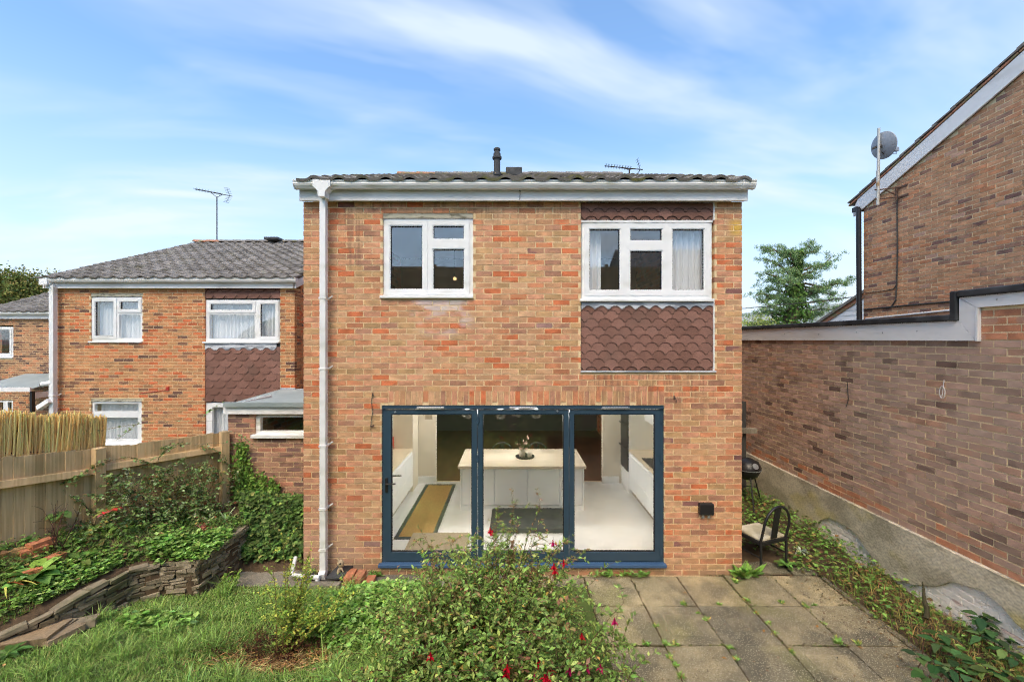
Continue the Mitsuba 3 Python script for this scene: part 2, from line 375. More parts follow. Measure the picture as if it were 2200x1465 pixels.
mat('m_stone', proc(stone_fn), 0.9, spec=0.2)
mat('m_flag', proc(lambda p, n, uv: mix((0.36, 0.24, 0.13), (0.24, 0.20, 0.14), fbm(p.x * 5, p.y * 5, p.z * 5)) * (0.8 + 0.4 * noise(p.x * 90, p.y * 90, 0))), 0.85)
mat('m_orange', proc(lambda p, n, uv: mix((0.56, 0.20, 0.09), (0.42, 0.19, 0.11), uv.x) * (0.65 + 0.6 * fbm(p.x * 20, p.y * 20, p.z * 20))), 0.85)
mat('m_timber', proc(lambda p, n, uv: mix((0.34, 0.20, 0.08), (0.46, 0.30, 0.13), fbm(p.x * 6 + p.y * 6, p.z * 60, 0))), 0.85)
mat('m_bark', proc(lambda p, n, uv: mix((0.11, 0.08, 0.055), (0.19, 0.14, 0.10), fbm(p.x * 20, p.y * 20, p.z * 6))), 0.95)
mat('m_curtain', (0.74, 0.77, 0.80), 0.9, spec=0.1)
mat('m_pinkcurtain', (0.74, 0.74, 0.74), 0.9, spec=0.1)
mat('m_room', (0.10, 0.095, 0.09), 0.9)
mat('m_paint', (0.66, 0.60, 0.50), 0.7)
mat('m_ceiling', (0.75, 0.74, 0.70), 0.8)
mat('m_kfloor', proc(lambda p, n, uv: mix((0.80, 0.81, 0.82), (0.70, 0.705, 0.71), fbm(p.x * 3, p.y * 3, 0, octaves=4))), 0.45, spec=0.4)
mat('m_darkfloor', proc(lambda p, n, uv: mix((0.10, 0.055, 0.03), (0.17, 0.095, 0.05), fbm(p.x * 4, p.y * 1.0, 0))), 0.5)
mat('m_cabinet', (0.80, 0.82, 0.82), 0.4)
mat('m_worktop', proc(lambda p, n, uv: mix((0.76, 0.67, 0.54), (0.70, 0.60, 0.46), fbm(p.x * 5, p.y * 14, 0))), 0.35)
mat('m_sisal', proc(lambda p, n, uv: mix((0.46, 0.29, 0.12), (0.34, 0.20, 0.08), noise(p.x * 120, p.y * 120, 0))), 0.95, spec=0.1)
mat('m_taupe', proc(lambda p, n, uv: mix((0.40, 0.33, 0.25), (0.33, 0.27, 0.20), noise(p.x * 60, p.y * 60, 0))), 0.95, spec=0.1)
mat('m_charcoal', proc(lambda p, n, uv: mix((0.060, 0.064, 0.07), (0.085, 0.088, 0.095), fbm(p.x * 12, p.y * 12, 0))), 0.9, spec=0.1)
mat('m_red', (0.45, 0.05, 0.03), 0.4)
mat('m_cushion', proc(lambda p, n, uv: mix((0.58, 0.54, 0.42), (0.42, 0.38, 0.26), smoothstep(0.4, 0.7, fbm(p.x * 7, p.y * 7, p.z * 7)))), 0.9)
mat('m_bone', proc(lambda p, n, uv: mix((0.52, 0.42, 0.28), (0.30, 0.22, 0.14), fbm(p.x * 40, p.y * 40, p.z * 40))), 0.9)
mat('m_pot', (0.65, 0.62, 0.56), 0.5)
mat('m_bluebin', (0.03, 0.10, 0.20), 0.4)
mat('m_brass', (0.55, 0.36, 0.10), 0.35, metal=0.7)
mat('m_shade', (0.42, 0.44, 0.12), 0.25, spec_trans=0.0)
scene['m_leaf'] = {'type': 'principledthin', 'base_color': {'type': 'mesh_attribute', 'name': 'vertex_color'}, 'roughness': 0.42, 'diff_trans': 0.55, 'eta': 1.4}
scene['m_vc'] = {'type': 'twosided', 'bsdf': {'type': 'principled', 'base_color': {'type': 'mesh_attribute', 'name': 'vertex_color'}, 'roughness': 0.85, 'specular': 0.2}}
COLORED |= {'m_leaf', 'm_vc'}
X, Y, Z = np.eye(3)


# ---------------------------------------------------------------- brick walls
def lay_bricks(o, t, n, length, z0, z1, holes=(), top=None, pitch=0.225, course=0.075, depth=0.10, gap=0.012, shift=0.0, skip=None):
    """bricks of a wall whose outer face runs from o along t, n pointing out. holes: (s0, s1, z0, z1). Returns [(vertices, centre)]"""
    o, t, n = (np.asarray(q, float) for q in (o, t, n))
    out = []
    k = 0
    z = z0
    while z + 0.03 < z1 + 1e-6:
        zt = min(z + course - gap, z1)
        s = -pitch * (0.5 * (k % 2) + shift)
        cuts = [(h[0], h[1]) for h in holes if h[2] < zt - 0.02 and h[3] > z + 0.02]
        while s < length:
            a, b = max(s, 0.0), min(s + pitch - gap, length)
            segs = [(a, b)]
            for h0, h1 in cuts:
                nxt = []
                for c, d in segs:
                    if h1 <= c or h0 >= d:
                        nxt.append((c, d))
                    else:
                        if h0 - c > 0.035:
                            nxt.append((c, h0))
                        if d - h1 > 0.035:
                            nxt.append((h1, d))
                segs = nxt
            for c, d in segs:
                if d - c < 0.03 or (skip and skip((c + d) / 2, (z + zt) / 2)) or (top and zt > top((c + d) / 2)):
                    continue
                pr = rng.uniform(-0.0022, 0.0022)
                v = np.array([o + i * t - j * n + np.array([0, 0, q]) for i in (c, d) for j in (pr, depth) for q in (z, zt)])
                v += rng.uniform(-0.0016, 0.0016, v.shape)
                out.append((v, o + t * (c + d) / 2 + np.array([0, 0, (z + zt) / 2])))
            s += pitch
        z += course
        k += 1
    return out


def seen_size(v):
    if (v[:, 1] < 0.5).any():
        return 0.0
    u, w = px(v)
    if u.max() < 0 or u.min() > 2200 or w.max() < 0 or w.min() > 1465:
        return 0.0
    return (u.max() - u.min()) * (w.max() - w.min())


def put_bricks(holder, bricks, bsdf, tone=None, hidden=None, most=300):
    """the bricks that show largest become entries of their own, the rest one mesh"""
    size = np.array([seen_size(v) * (0 if hidden and hidden(c) else 1) for v, c in bricks])
    u0 = np.array([abs(px(c)[0] - 1100) for _, c in bricks])
    order = np.lexsort((u0, -np.round(size / 25)))
    rest = MB()
    for i, j in enumerate(order):
        v, c = bricks[j]
        uv = (tone(c) if tone else rng.random(), rng.random())
        if i < most and size[j] > 30:
            put(holder + '__brick', MB().add(v, BOXF, uv), bsdf)
        else:
            rest.add(v, BOXF, uv)
    if rest.n:
        tag(put(holder + '__brickwork', rest, bsdf), kind='stuff')


# ---------------------------------------------------------------- windows
def ring(mb, x0, x1, z0, z1, w, y0, y1):
    p = sbox(x0, z0, x1, z1).difference(sbox(x0 + w, z0 + w, x1 - w, z1 - w))
    mb.prism(p, (0, y0, 0), X, Z, Y * (y1 - y0))


def window(h, x0, x1, z0, z1, y, cells, fw=0.045, sill=True, sc=1.0, material='m_white', curtains=()):
    """cells: (x0, x1, z0, z1, opens). y: the plane of the frame's face"""
    w = key_for(h + '__window')
    hole = unary_union([sbox(*[c[0], c[2], c[1], c[3]]) for c in cells])
    mb = MB().prism(sbox(x0, z0, x1, z1).difference(hole), (0, y, 0), X, Z, Y * 0.07)
    scene_key = w + '__frame'
    used_key = put(scene_key, mb, material)
    for c in cells:
        a = 0.048 * sc if c[4] else 0.016
        if c[4]:
            s = MB()
            p = sbox(c[0] - 0.012, c[2] - 0.012, c[1] + 0.012, c[3] + 0.012).difference(sbox(c[0] + a, c[2] + a, c[1] - a, c[3] - a))
            s.prism(p, (0, y - 0.018, 0), X, Z, Y * 0.05)
            p = sbox(c[0] + a - 0.006, c[2] + a - 0.006, c[1] - a + 0.006, c[3] - a + 0.006).difference(sbox(c[0] + a + 0.012, c[2] + a + 0.012, c[1] - a - 0.012, c[3] - a - 0.012))
            s.prism(p, (0, y - 0.008, 0), X, Z, Y * 0.045)
            put(w + '__sash', s, material)
            g = MB().prism(p.buffer(0), (0, y + 0.001, 0), X, Z, Y * 0.012)
            put(w + '__seal', MB().prism(sbox(c[0] + a + 0.0115, c[2] + a + 0.0115, c[1] - a - 0.0115, c[3] - a - 0.0115).difference(sbox(c[0] + a + 0.018, c[2] + a + 0.018, c[1] - a - 0.018, c[3] - a - 0.018)), (0, y + 0.0, 0), X, Z, Y * 0.02), 'm_black')
        q = [[c[0] + 0.004, y + 0.022, c[2] + 0.004], [c[1] - 0.004, y + 0.022, c[2] + 0.004], [c[1] - 0.004, y + 0.022, c[3] - 0.004], [c[0] + 0.004, y + 0.022, c[3] - 0.004]]
        put(w + '__pane', MB().add(q, [[0, 1, 2, 3]]), 'm_double_glass')
    if sill:
        put(w + '__sill', MB().cbox(x0 - 0.03, x1 + 0.005, y - 0.075, y + 0.05, z0 - 0.035, z0 + 0.002, 0.006), material)
    for a, b, c, d, m in curtains:
        put(w + '__curtain', curtain(a, b, c, d, y + 0.16), m, smooth=True)
    return w


def curtain(x0, x1, z0, z1, y, wave=0.075, amp=0.028):
    n, m = max(int((x1 - x0) / 0.012), 8), 6
    xs, zs = np.linspace(x0, x1, n), np.linspace(z0, z1, m)
    ph = rng.uniform(0, 6.28, 3)
    a = amp * (np.sin(xs / wave * 6.28 + ph[0] + 1.3 * np.sin(xs * 7 + ph[1])) + 0.45 * np.sin(xs / wave * 11 + ph[2]))
    v = np.array([[x, y + q * (1.0 - 0.25 * (z - z0) / (z1 - z0)), z] for z in zs for x, q in zip(xs, a)])
    i, j = np.meshgrid(np.arange(m - 1), np.arange(n - 1), indexing='ij')
    f = np.stack([i * n + j, i * n + j + 1, (i + 1) * n + j + 1, (i + 1) * n + j], -1).reshape(-1, 4)
    return MB().add(v, f)


# ---------------------------------------------------------------- roofs
TAN = 0.40
PROF = np.array([(0, 0.010), (0.055, 0.004), (0.115, 0.004), (0.15, 0.016), (0.185, 0.042), (0.225, 0.052), (0.265, 0.043), (0.30, 0.020), (0.318, 0.008)])


def roof_tile(x, y, z, moss, w=1.0):
    """a concrete roll tile: lower left corner at x, y, z on the slope; rises towards +y"""
    up = np.array([0, 1, TAN]) / math.hypot(1, TAN)
    nr = np.array([0, -TAN, 1]) / math.hypot(1, TAN)
    a, L = rng.normal(0, 0.004), 0.42
    lo = np.array([[x, y, z]]) + PROF[:, :1] * w * X + (PROF[:, 1:] * 0.85 + 0.046 + a) * nr
    hi = np.array([[x, y, z]]) + PROF[:, :1] * w * X + up * L + (PROF[:, 1:] + 0.004) * nr
    lo += X * rng.normal(0, 0.003)
    n = len(PROF)
    dn = lo - nr * 0.034
    dh = hi - nr * 0.022
    k = np.arange(n - 1)
    top = np.stack([k, k + 1, n + k + 1, n + k], -1)
    fr = np.stack([2 * n + k, 2 * n + k + 1, k + 1, k], -1)
    sides = np.array([[0, n, 3 * n, 2 * n], [2 * n - 1, n - 1, 3 * n - 1, 4 * n - 1]])
    return MB().add(np.vstack([lo, hi, dn, dh]), np.vstack([top, fr, sides]), (rng.random(), moss))


def row_house(key, xl, xr, y0, dz, zb, holes, brick, mortar, pad=0.09, verge=(-0.06, 0.08), moss=0.5, tiles=True, depth=8.9, tone=None, hidden=None, bholes=(), gx=(0.0, 0.1)):
    """a two-storey terrace house with a gable roof whose ridge runs along x. dz: its height against the nearest house; zb: ground"""
    ztop = 4.866 + dz
    w = sbox(xl + 0.004, zb - 0.4, xr - 0.004, ztop)
    for h in holes:
        w = w.difference(sbox(h[0] - 0.002, h[2] - 0.002, h[1] + 0.002, h[3] + 0.002))
    wall = put(key + '__wall', MB().prism(w, (0, y0 + 0.004, 0), X, Z, Y * 0.26), mortar)
    b = lay_bricks((xl, y0, 0), X, -Y, xr - xl, zb, ztop, [(h[0] - xl, h[1] - xl, h[2], h[3]) for h in (*holes, *bholes)])
    put_bricks(wall, b, brick, tone, hidden)
    yb = y0 + depth
    zr = 5.05 + dz + TAN * (depth / 2 + 0.2)
    yr = y0 + depth / 2
    for q, (a, c) in enumerate(((xl, xl + 0.25), (xr - 0.25, xr))):
        g = Polygon([(y0 + 0.27, zb - 0.4), (yb, zb - 0.4), (yb, 5.0 + dz), (yr, zr - 0.14), (y0 + 0.27, 5.0 + dz)])
        put(key + '__side_wall', MB().prism(g, (a, 0, 0), Y, Z, X * (c - a)), 'm_brickwork')
    put(key + '__rear_wall', MB().box(xl + 0.26, xr - 0.26, yb - 0.25, yb, zb - 0.4, ztop), 'm_brickwork')
    ye = y0 - 0.2
    ze = 5.05 + dz
    L, R = xl + verge[0], xr + verge[1]
    sl = Polygon([(ye, ze - 0.005), (yr, zr - 0.005), (yb + 0.2, ze - 0.005), (yb + 0.2, ze - 0.06), (yr, zr - 0.09), (ye, ze - 0.06)])
    roof = put(key + '__roof', MB().prism(sl, (L + 0.02, 0, 0), Y, Z, X * (R - L - 0.04)), 'm_tile')
    gauge = 0.345 * math.cos(math.atan(TAN))
    nx = int(round((R - L) / 0.30))
    wx = (R - L) / nx / 0.30
    if tiles:
        nrow = int((yr - ye) / gauge)
        for r in range(nrow + 1):
            yy = ye - 0.035 + r * gauge
            for c in range(nx):
                put(roof + '__tile', roof_tile(L + c * 0.30 * wx, yy, ze + (yy - ye) * TAN, moss * rng.uniform(0.3, 1.0), wx), 'm_tile', smooth=False)
        for c in range(int((R - L) / 0.44)):
            x0 = L + c * 0.44
            ang = np.linspace(0, np.pi, 7)
            pts = np.array([[x, yr + 0.12 * math.cos(q), zr + 0.035 + 0.085 * math.sin(q)] for x in (x0, x0 + 0.45) for q in ang])
            pts[:7] += [0, 0, 0.012]
            k = np.arange(6)
            f = np.stack([k, k + 1, 7 + k + 1, 7 + k], -1)
            put(roof + '__ridge_tile', MB().add(pts, f, (rng.random(), 0.6)).add(np.vstack([pts[:7], pts[:1] * 0.5 + pts[6:7] * 0.5]), np.stack([k, k + 1, k * 0 + 7], -1), (0.5, 0.5)), 'm_ridge' if c < 2 else 'm_tile')
    # fascia, soffit, gutter
    put(key + '__fascia', MB().cbox(xl - 0.004, xr + 0.02, y0 - 0.105, y0 - 0.085, 4.850 + dz, 5.03 + dz, 0.005).box(xl - 0.003, xl + 0.02, y0 - 0.086, y0 - 0.001, 4.87 + dz, 5.03 + dz).box(xr - 0.002, xr + 0.02, y0 - 0.086, y0 - 0.001, 4.87 + dz, 5.03 + dz), 'm_board')
    put(key + '__soffit', MB().box(xl + 0.021, xr - 0.004, y0 - 0.0845, y0 - 0.001, 4.868 + dz, 4.880 + dz), 'm_soffit')
    prof = [(0, 0.085), (0.004, 0.03), (0.03, 0.002), (0.085, 0), (0.108, 0.03), (0.118, 0.052), (0.112, 0.066), (0.122, 0.085), (0.122, 0.096), (0.108, 0.096), (0.106, 0.03), (0.08, 0.012), (0.035, 0.012), (0.012, 0.035), (0.010, 0.085)]
    gut = put(key + '__gutter', MB().prism(Polygon([(-a, b) for a, b in prof]), (xl - gx[0], y0 - 0.11, 4.975 + dz), Y, Z, X * (xr - xl + gx[0] + gx[1])), 'm_gutter')
    for e in (xl - gx[0] - 0.012, xr + gx[1]):
        put(gut + '__end_cap', MB().prism(Polygon([(-a, b) for a, b in prof[:9]] + [(0, 0.096)]).buffer(0.004), (e, y0 - 0.11, 4.975 + dz), Y, Z, X * 0.014), 'm_gutter')
    for x in np.arange(xl + 0.45, xr, 0.86):
        q = [(-0.004, 0.10), (0.0, 0.028), (0.028, -0.005), (0.087, -0.006), (0.113, 0.028), (0.124, 0.052), (0.118, 0.066), (0.128, 0.085), (0.127, 0.104)]
        put(gut + '__bracket', MB().prism(Polygon([(-a, b) for a, b in q] + [(-a * 0.9 - 0.006, b * 0.93 + 0.006) for a, b in q[::-1]]).buffer(0), (x, y0 - 0.11, 4.975 + dz), Y, Z, X * 0.028), 'm_gutter')
    for s, x in ((0, L - 0.0), (1, R - 0.03)):
        if key != 'brick_house':
            g = Polygon([(y0 - 0.10, 4.85 + dz), (y0 - 0.10, 5.02 + dz), (yr, zr - 0.02), (yr, zr - 0.22)])
            put(key + '__bargeboard', MB().prism(g, (x, 0, 0), Y, Z, X * 0.03), 'm_board')
    return wall


# ---------------------------------------------------------------- ground levels
def z_lawn(x, y):
    x, y = np.asarray(x, float), np.asarray(y, float)
    q = np.stack([x * 1.3, y * 1.3, 0 * x], -1)
    b = meshkit.fbm(q, 3, 4) - 0.5
    return 0.03 + 0.085 * np.maximum(5.15 - y, 0) + 0.09 * np.clip(-x - 2.7, 0, 2) * np.clip((5.3 - y), 0, 1) + 0.12 * b * np.clip((5.2 - y) * 1.5, 0, 1)


WALLP = np.array([(-4.62, 3.62), (-4.36, 3.98), (-4.22, 4.62), (-4.02, 4.80), (-3.68, 4.88), (-3.62, 5.25), (-3.62, 5.72)])
WTOP = np.array([0.42, 0.50, 0.545, 0.52, 0.50, 0.52, 0.55])
WBASE = np.array([0.26, 0.18, 0.08, 0.05, 0.03, 0.0, 0.0])


def z_bed(x, y):
    x, y = np.asarray(x, float), np.asarray(y, float)
    wx = np.interp(y, WALLP[:, 1], WALLP[:, 0])
    wz = np.interp(y, WALLP[:, 1], WTOP)
    d = np.clip(wx - x, 0, 2)
    b = meshkit.fbm(np.stack([x * 2.2, y * 2.2, 0 * x], -1), 3, 8) - 0.5
    rise = np.interp(y, [3.4, 4.4, 5.2, 6.0], [0.50, 0.38, 0.20, 0.05])
    return wz - 0.03 + rise * np.minimum(d / 1.0, 1.1) + 0.10 * b * np.minimum(d * 3, 1) - 0.5 * np.clip(y - 5.8, 0, 1) * np.clip(1 - d, 0, 1)


def grid(x0, x1, nx, y0, y1, ny, fn):
    xs, ys = np.linspace(x0, x1, nx), np.linspace(y0, y1, ny)
    gx, gy = np.meshgrid(xs, ys)
    gz = fn(gx, gy)
    v = np.stack([gx, gy, gz], -1).reshape(-1, 3)
    i, j = np.meshgrid(np.arange(ny - 1), np.arange(nx - 1), indexing='ij')
    f = np.stack([i * nx + j, i * nx + j + 1, (i + 1) * nx + j + 1, (i + 1) * nx + j], -1).reshape(-1, 4)
    return MB().add(v, f)


# ---------------------------------------------------------------- the setting: ground, path, patio, hills
def far_ground(x, y):
    r = np.hypot(x, y)
    return np.where(y > 5, -0.75, -0.75) - 0.01 * r * (r > 60)


tag(put('ground', grid(-900, 900, 40, -300, 1500, 40, lambda x, y: 0 * x - 0.9 - 0.004 * np.maximum(y, 0)), 'm_ground'), kind='structure')


def hill_z(x, y):
    q = np.stack([x * 0.006, y * 0.006, 0 * x], -1)
    return -8 + np.clip(1 - np.abs(y - 560) / 230.0, 0, 1) * (34 + 34 * meshkit.fbm(q + 3.3, 3, 2) + 0.030 * (x - 200))


tag(put('hills', grid(-900, 1000, 70, 330, 790, 16, hill_z), 'm_hill', smooth=True), kind='structure')
tag(put('lawn', grid(-6.4, 0.9, 110, -0.3, 5.16, 90, lambda x, y: np.where(x > np.interp(y, WALLP[:, 1], WALLP[:, 0], left=-9) + 0.02, z_lawn(x, y), z_lawn(x, y) * 0 - 0.1)), 'm_turf', smooth=True), kind='structure')
tag(put('flower_bed', grid(-7.2, -3.44, 80, 2.6, 6.5, 80, lambda x, y: np.where(x < np.interp(y, WALLP[:, 1], WALLP[:, 0]) + 0.0, z_bed(x, y), -0.2)), 'm_soil', smooth=True), kind='structure')
tag(put('path', MB().add(*grid(-3.75, 0.36, 60, 4.98, 5.465, 12, lambda x, y: 0.012 + 0.018 * (meshkit.fbm(np.stack([x * 3, y * 3, 0 * x], -1), 3, 1) - 0.5)).get()[:2])
        .add(*grid(-4.36, -2.74, 20, 5.466, 6.42, 12, lambda x, y: 0.01 + 0 * x).get()[:2]), 'm_concrete', smooth=True), kind='structure')
tag(put('soil', MB().add(*grid(0.3, 4.72, 60, -0.3, 5.47, 66, lambda x, y: -0.035 + np.clip((x - 3.98) * 3, 0, 1) * (0.06 + 0.10 * meshkit.fbm(np.stack([x * 3, y * 3, 0 * x], -1), 3, 2))).get()[:2])
        .add(*grid(3.0, 4.72, 24, 5.47, 9.4, 40, lambda x, y: 0.0 + 0.16 * meshkit.fbm(np.stack([x * 2, y * 2, 0 * x], -1), 3, 2) * np.clip((y - 5.6) * 2, 0, 1)).get()[:2]), 'm_soil', smooth=True), kind='structure')
tag(put('patio', MB().box(0.33, 3.985, 2.4, 5.46, -0.06, -0.014), 'm_soil'), kind='structure')
SLAB_X = [0.335, 0.93, 1.535, 2.14, 2.745, 3.36, 3.98]
SLAB_Y = [5.46, 4.836, 4.205, 3.575, 2.95, 2.45]
for r in range(5):
    for c in range(6):
        h = rng.uniform(-0.009, 0.007, 4)
        x0, x1, y0, y1 = SLAB_X[c] + 0.007, SLAB_X[c + 1] - 0.007, SLAB_Y[r + 1] + 0.007, SLAB_Y[r] - 0.007
        v = np.array([[x, y, z] for x in (x0, x1) for y in (y0, y1) for z in (-0.05, 0.0)]) + 0
        v[1::2, 2] += h
        v[:, :2] += rng.uniform(-0.004, 0.004, 2)
        top = np.array([[x0 + .006 if x == x0 else x1 - .006, y0 + .006 if y == y0 else y1 - .006, 0.004] for x in (x0, x1) for y in (y0, y1)])
        top[:, 2] += h
        put('patio__paving_slab', MB().add(v, BOXF, (0.15 + 0.75 * rng.random(), rng.random())).add(np.vstack([v[1::2], top]), [[4, 6, 7], [4, 7, 5], [0, 2, 6], [0, 6, 4], [2, 3, 7], [2, 7, 6], [3, 1, 5], [3, 5, 7], [1, 0, 4], [1, 4, 5]], (rng.random(), rng.random())), 'm_slab')
put('patio__edging_strip', MB().box(3.985, 4.06, 2.45, 5.44, -0.06, -0.006, (0.3, 0.2)), 'm_slab')
put('patio__paving_slab', MB().box(3.02, 3.66, 5.49, 6.1, -0.06, 0.02, (0.05, 0.1)), 'm_slab')
put('patio__paving_slab', MB().box(3.68, 4.0, 5.46, 5.9, -0.06, 0.012, (0.1, 0.1)), 'm_slab')

# ---------------------------------------------------------------- the nearest house
XL, XR = -2.723, 3.003
DOOR = (-1.702, 1.988, 0.135, 2.213)
WL = (-1.690, -0.508, 3.640, 4.742)
WR = (0.900, 2.648, 2.664, 4.90)
HB = thing('brick_house', 'nearest two-storey red brick house with dark blue glazed bifold doors', 'house')
tone_main = lambda c: float(np.clip(rng.random() * 0.93 + (0.10 if rng.random() < 0.06 else 0), 0, 1))
wall = row_house(HB, XL, XR, D0, 0.0, 0.0, [DOOR, WL, WR], 'm_brick_main', 'm_mortar', moss=0.9, tone=tone_main, gx=(0.01, 0.045), verge=(0.03, -0.03),
                 bholes=[(-1.622, 1.992, 2.19, 2.40)])
for i in range(48):                                     # the soldier course over the doors
    x = -1.612 + i * 0.0752
    v = np.array([[a, b, c] for a in (x, x + 0.0655) for b in (D0 + rng.uniform(-.003, .001), D0 + .1) for c in (2.222 if i % 6 else 2.26, 2.403)]) + rng.uniform(-.002, .002, (8, 3))
    put(HB + '__lintel_brick', MB().add(v, BOXF, (rng.random() * 0.9, rng.random())), 'm_brick_main')
put(HB + '__lintel', MB().box(WL[0] + 0.003, WL[1] - 0.003, D0 + 0.012, D0 + 0.2, 4.662, 4.739), 'm_lintel')


def Xu(u, y):
    return (u - CU) * y / F


def Zv(v, y):
    return CZ - (v - HV) * y / F


def cells(y, rows):
    return [(Xu(a, y), Xu(b, y), Zv(d, y), Zv(c, y), o) for a, b, c, d, o in rows]


yw = D0 + 0.035
window(HB, WL[0] + 0.002, WL[1] - 0.002, 3.645, 4.660, yw, cells(yw, [(829.5, 917, 481.5, 635.5, 1), (921.5, 1006.5, 481.5, 528, 1), (921.5, 1006.5, 531.5, 635.5, 1)]))
yw = D0 + 0.03
window(HB, Xu(1249.5, yw), Xu(1529, yw), Zv(648, yw), Zv(484, yw), yw, cells(yw, [(1256.5, 1340.5, 488.5, 637.5, 1), (1344, 1431, 488.5, 531.5, 1), (1344, 1431, 535.5, 637.5, 1), (1434.5, 1521, 488.5, 637.5, 1)]),
       curtains=[(1.02, 1.20, 3.5, 4.75, 'm_curtain'), (2.10, 2.62, 3.5, 4.75, 'm_curtain')])
pn = put(HB + '__tile_panel', MB().box(WR[0] + 0.003, WR[1] - 0.003, D0 + 0.034, D0 + 0.20, 2.70, 3.565), 'm_dark')
pn2 = put(HB + '__tile_panel', MB().box(WR[0] + 0.003, WR[1] - 0.003, D0 + 0.034, D0 + 0.2, 4.625, 4.866), 'm_dark')


def shingle_rows(holder, x0, x1, z0, z1, yf, pitch, rise, kind):
    put(holder + '__under_strip', MB().box(x0, x1, yf - 0.006, yf + 0.004, z0 + 0.002, z0 + rise * 0.9, (0.3, 0.5)), 'm_shingle')
    z, r = z0, 0
    while z < z1 - 0.02:
        x = x0 - pitch * (0.75 + 0.5 * (r % 2))
        while x < x1 + pitch:
            p = pitch / 2 - 0.0012
            if kind == 'scallop':
                e = [(p - 0.41 * pitch * math.cos(q), 0.46 * rise * math.sin(q)) for q in np.linspace(0, np.pi / 2, 7)]
            else:
                e = [(0.27 * pitch, 0.0), (p, 0.42 * rise)]
            pts = [(-b, c) for b, c in e[::-1]] + e + [(p, rise * 1.75), (-p, rise * 1.75)]
            g = Polygon([(x + b, c) for b, c in pts]).buffer(0).intersection(sbox(x0, -1, x1, z1 - z))
            if g.geom_type == 'Polygon' and g.area > 0.0004:
                b = np.array([0, 0.085, 1.0])
                oy = yf - 0.022 - rng.uniform(0, .003)
                edge = g.buffer(0.0065, join_style=2).intersection(sbox(x - p, -0.02, x + p, rise)).intersection(sbox(x0, -1, x1, z1 - z))  # dark backing layer peeking out below, painting a shadow outline
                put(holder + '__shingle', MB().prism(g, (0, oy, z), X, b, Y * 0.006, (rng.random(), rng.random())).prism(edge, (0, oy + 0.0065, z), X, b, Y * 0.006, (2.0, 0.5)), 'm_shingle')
            x += pitch
        z += rise
        r += 1


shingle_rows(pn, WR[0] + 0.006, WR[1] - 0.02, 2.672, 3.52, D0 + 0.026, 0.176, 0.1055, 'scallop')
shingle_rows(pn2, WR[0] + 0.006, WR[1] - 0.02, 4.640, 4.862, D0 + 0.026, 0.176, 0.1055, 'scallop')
wav = [(WR[0] + 0.006, 3.585)] + [(WR[0] + 0.006 + i * 0.022, 3.462 + 0.055 * abs(math.sin((i * 0.022) / 0.176 * np.pi)) + rng.uniform(-.004, .004)) for i in range(79)] + [(WR[1] - 0.02, 3.585)]
put(HB + '__lead_flashing', MB().prism(Polygon(wav).buffer(0), (0, D0 - 0.006, 0), X, Z, Y * 0.005), 'm_lead')
put(HB + '__lead_flashing', MB().box(WR[0] - 0.004, WR[1] + 0.012, D0 - 0.022, D0 + 0.03, 2.648, 2.668), 'm_lead')
put(HB + '__trim', MB().box(WR[1] - 0.018, WR[1] - 0.002, D0 + 0.0, D0 + 0.05, 2.67, 3.58).box(WR[1] - 0.018, WR[1] - 0.002, D0 + 0.0, D0 + 0.05, 4.63, 4.864).box(WR[0] + .004, WR[1] - 0.02, D0 + 0.012, D0 + 0.1, 4.606, 4.634), 'm_white')
put(HB + '__cable', MB().tube([(0.1, D0 - 0.112, 5.01), (0.103, D0 - 0.113, 4.93), (0.10, D0 - 0.112, 4.862)], 0.004, 5), 'm_black')


def downpipe(h, x, y0, ztop, zbot, clips, w=0.078, material='m_white'):
    d = put(h + '__downpipe', MB().cbox(x - w / 2, x + w / 2, y0 - 0.045 - w, y0 - 0.045, zbot, ztop, 0.008), material)
    for z in clips:
        put(d + '__bracket', MB().box(x - w / 2 - 0.006, x + w / 2 + 0.006, y0 - 0.052 - w, y0 - 0.01, z - 0.012, z + 0.012)
            .tube([(x + w / 2, y0 - 0.03, z), (x + w / 2 + 0.05, y0 - 0.02, z + 0.035)], 0.010, 6), material)
    return d


dp = downpipe(HB, -2.408, D0 - 0.03, 4.93, 0.10, [0.40, 0.70 + 0.22, 1.72 + 0.0, 2.70, 3.60])
out = Polygon([(-2.49, 5.073), (-2.27, 5.073), (-2.27, 4.99), (-2.30, 4.965), (-2.332, 4.93), (-2.340, 4.86), (-2.42, 4.86), (-2.428, 4.93), (-2.46, 4.965), (-2.49, 4.99)])
put(dp + '__outlet', MB().prism(out, (0, D0 - 0.245, 0), X, Z, Y * 0.13), 'm_white')
put(dp + '__shoe', MB().obox((-2.448, D0 - 0.16, 0.03), (0.08, 0, 0), (0, 0.08, 0.06), (0, -0.03, 0.08)), 'm_white')

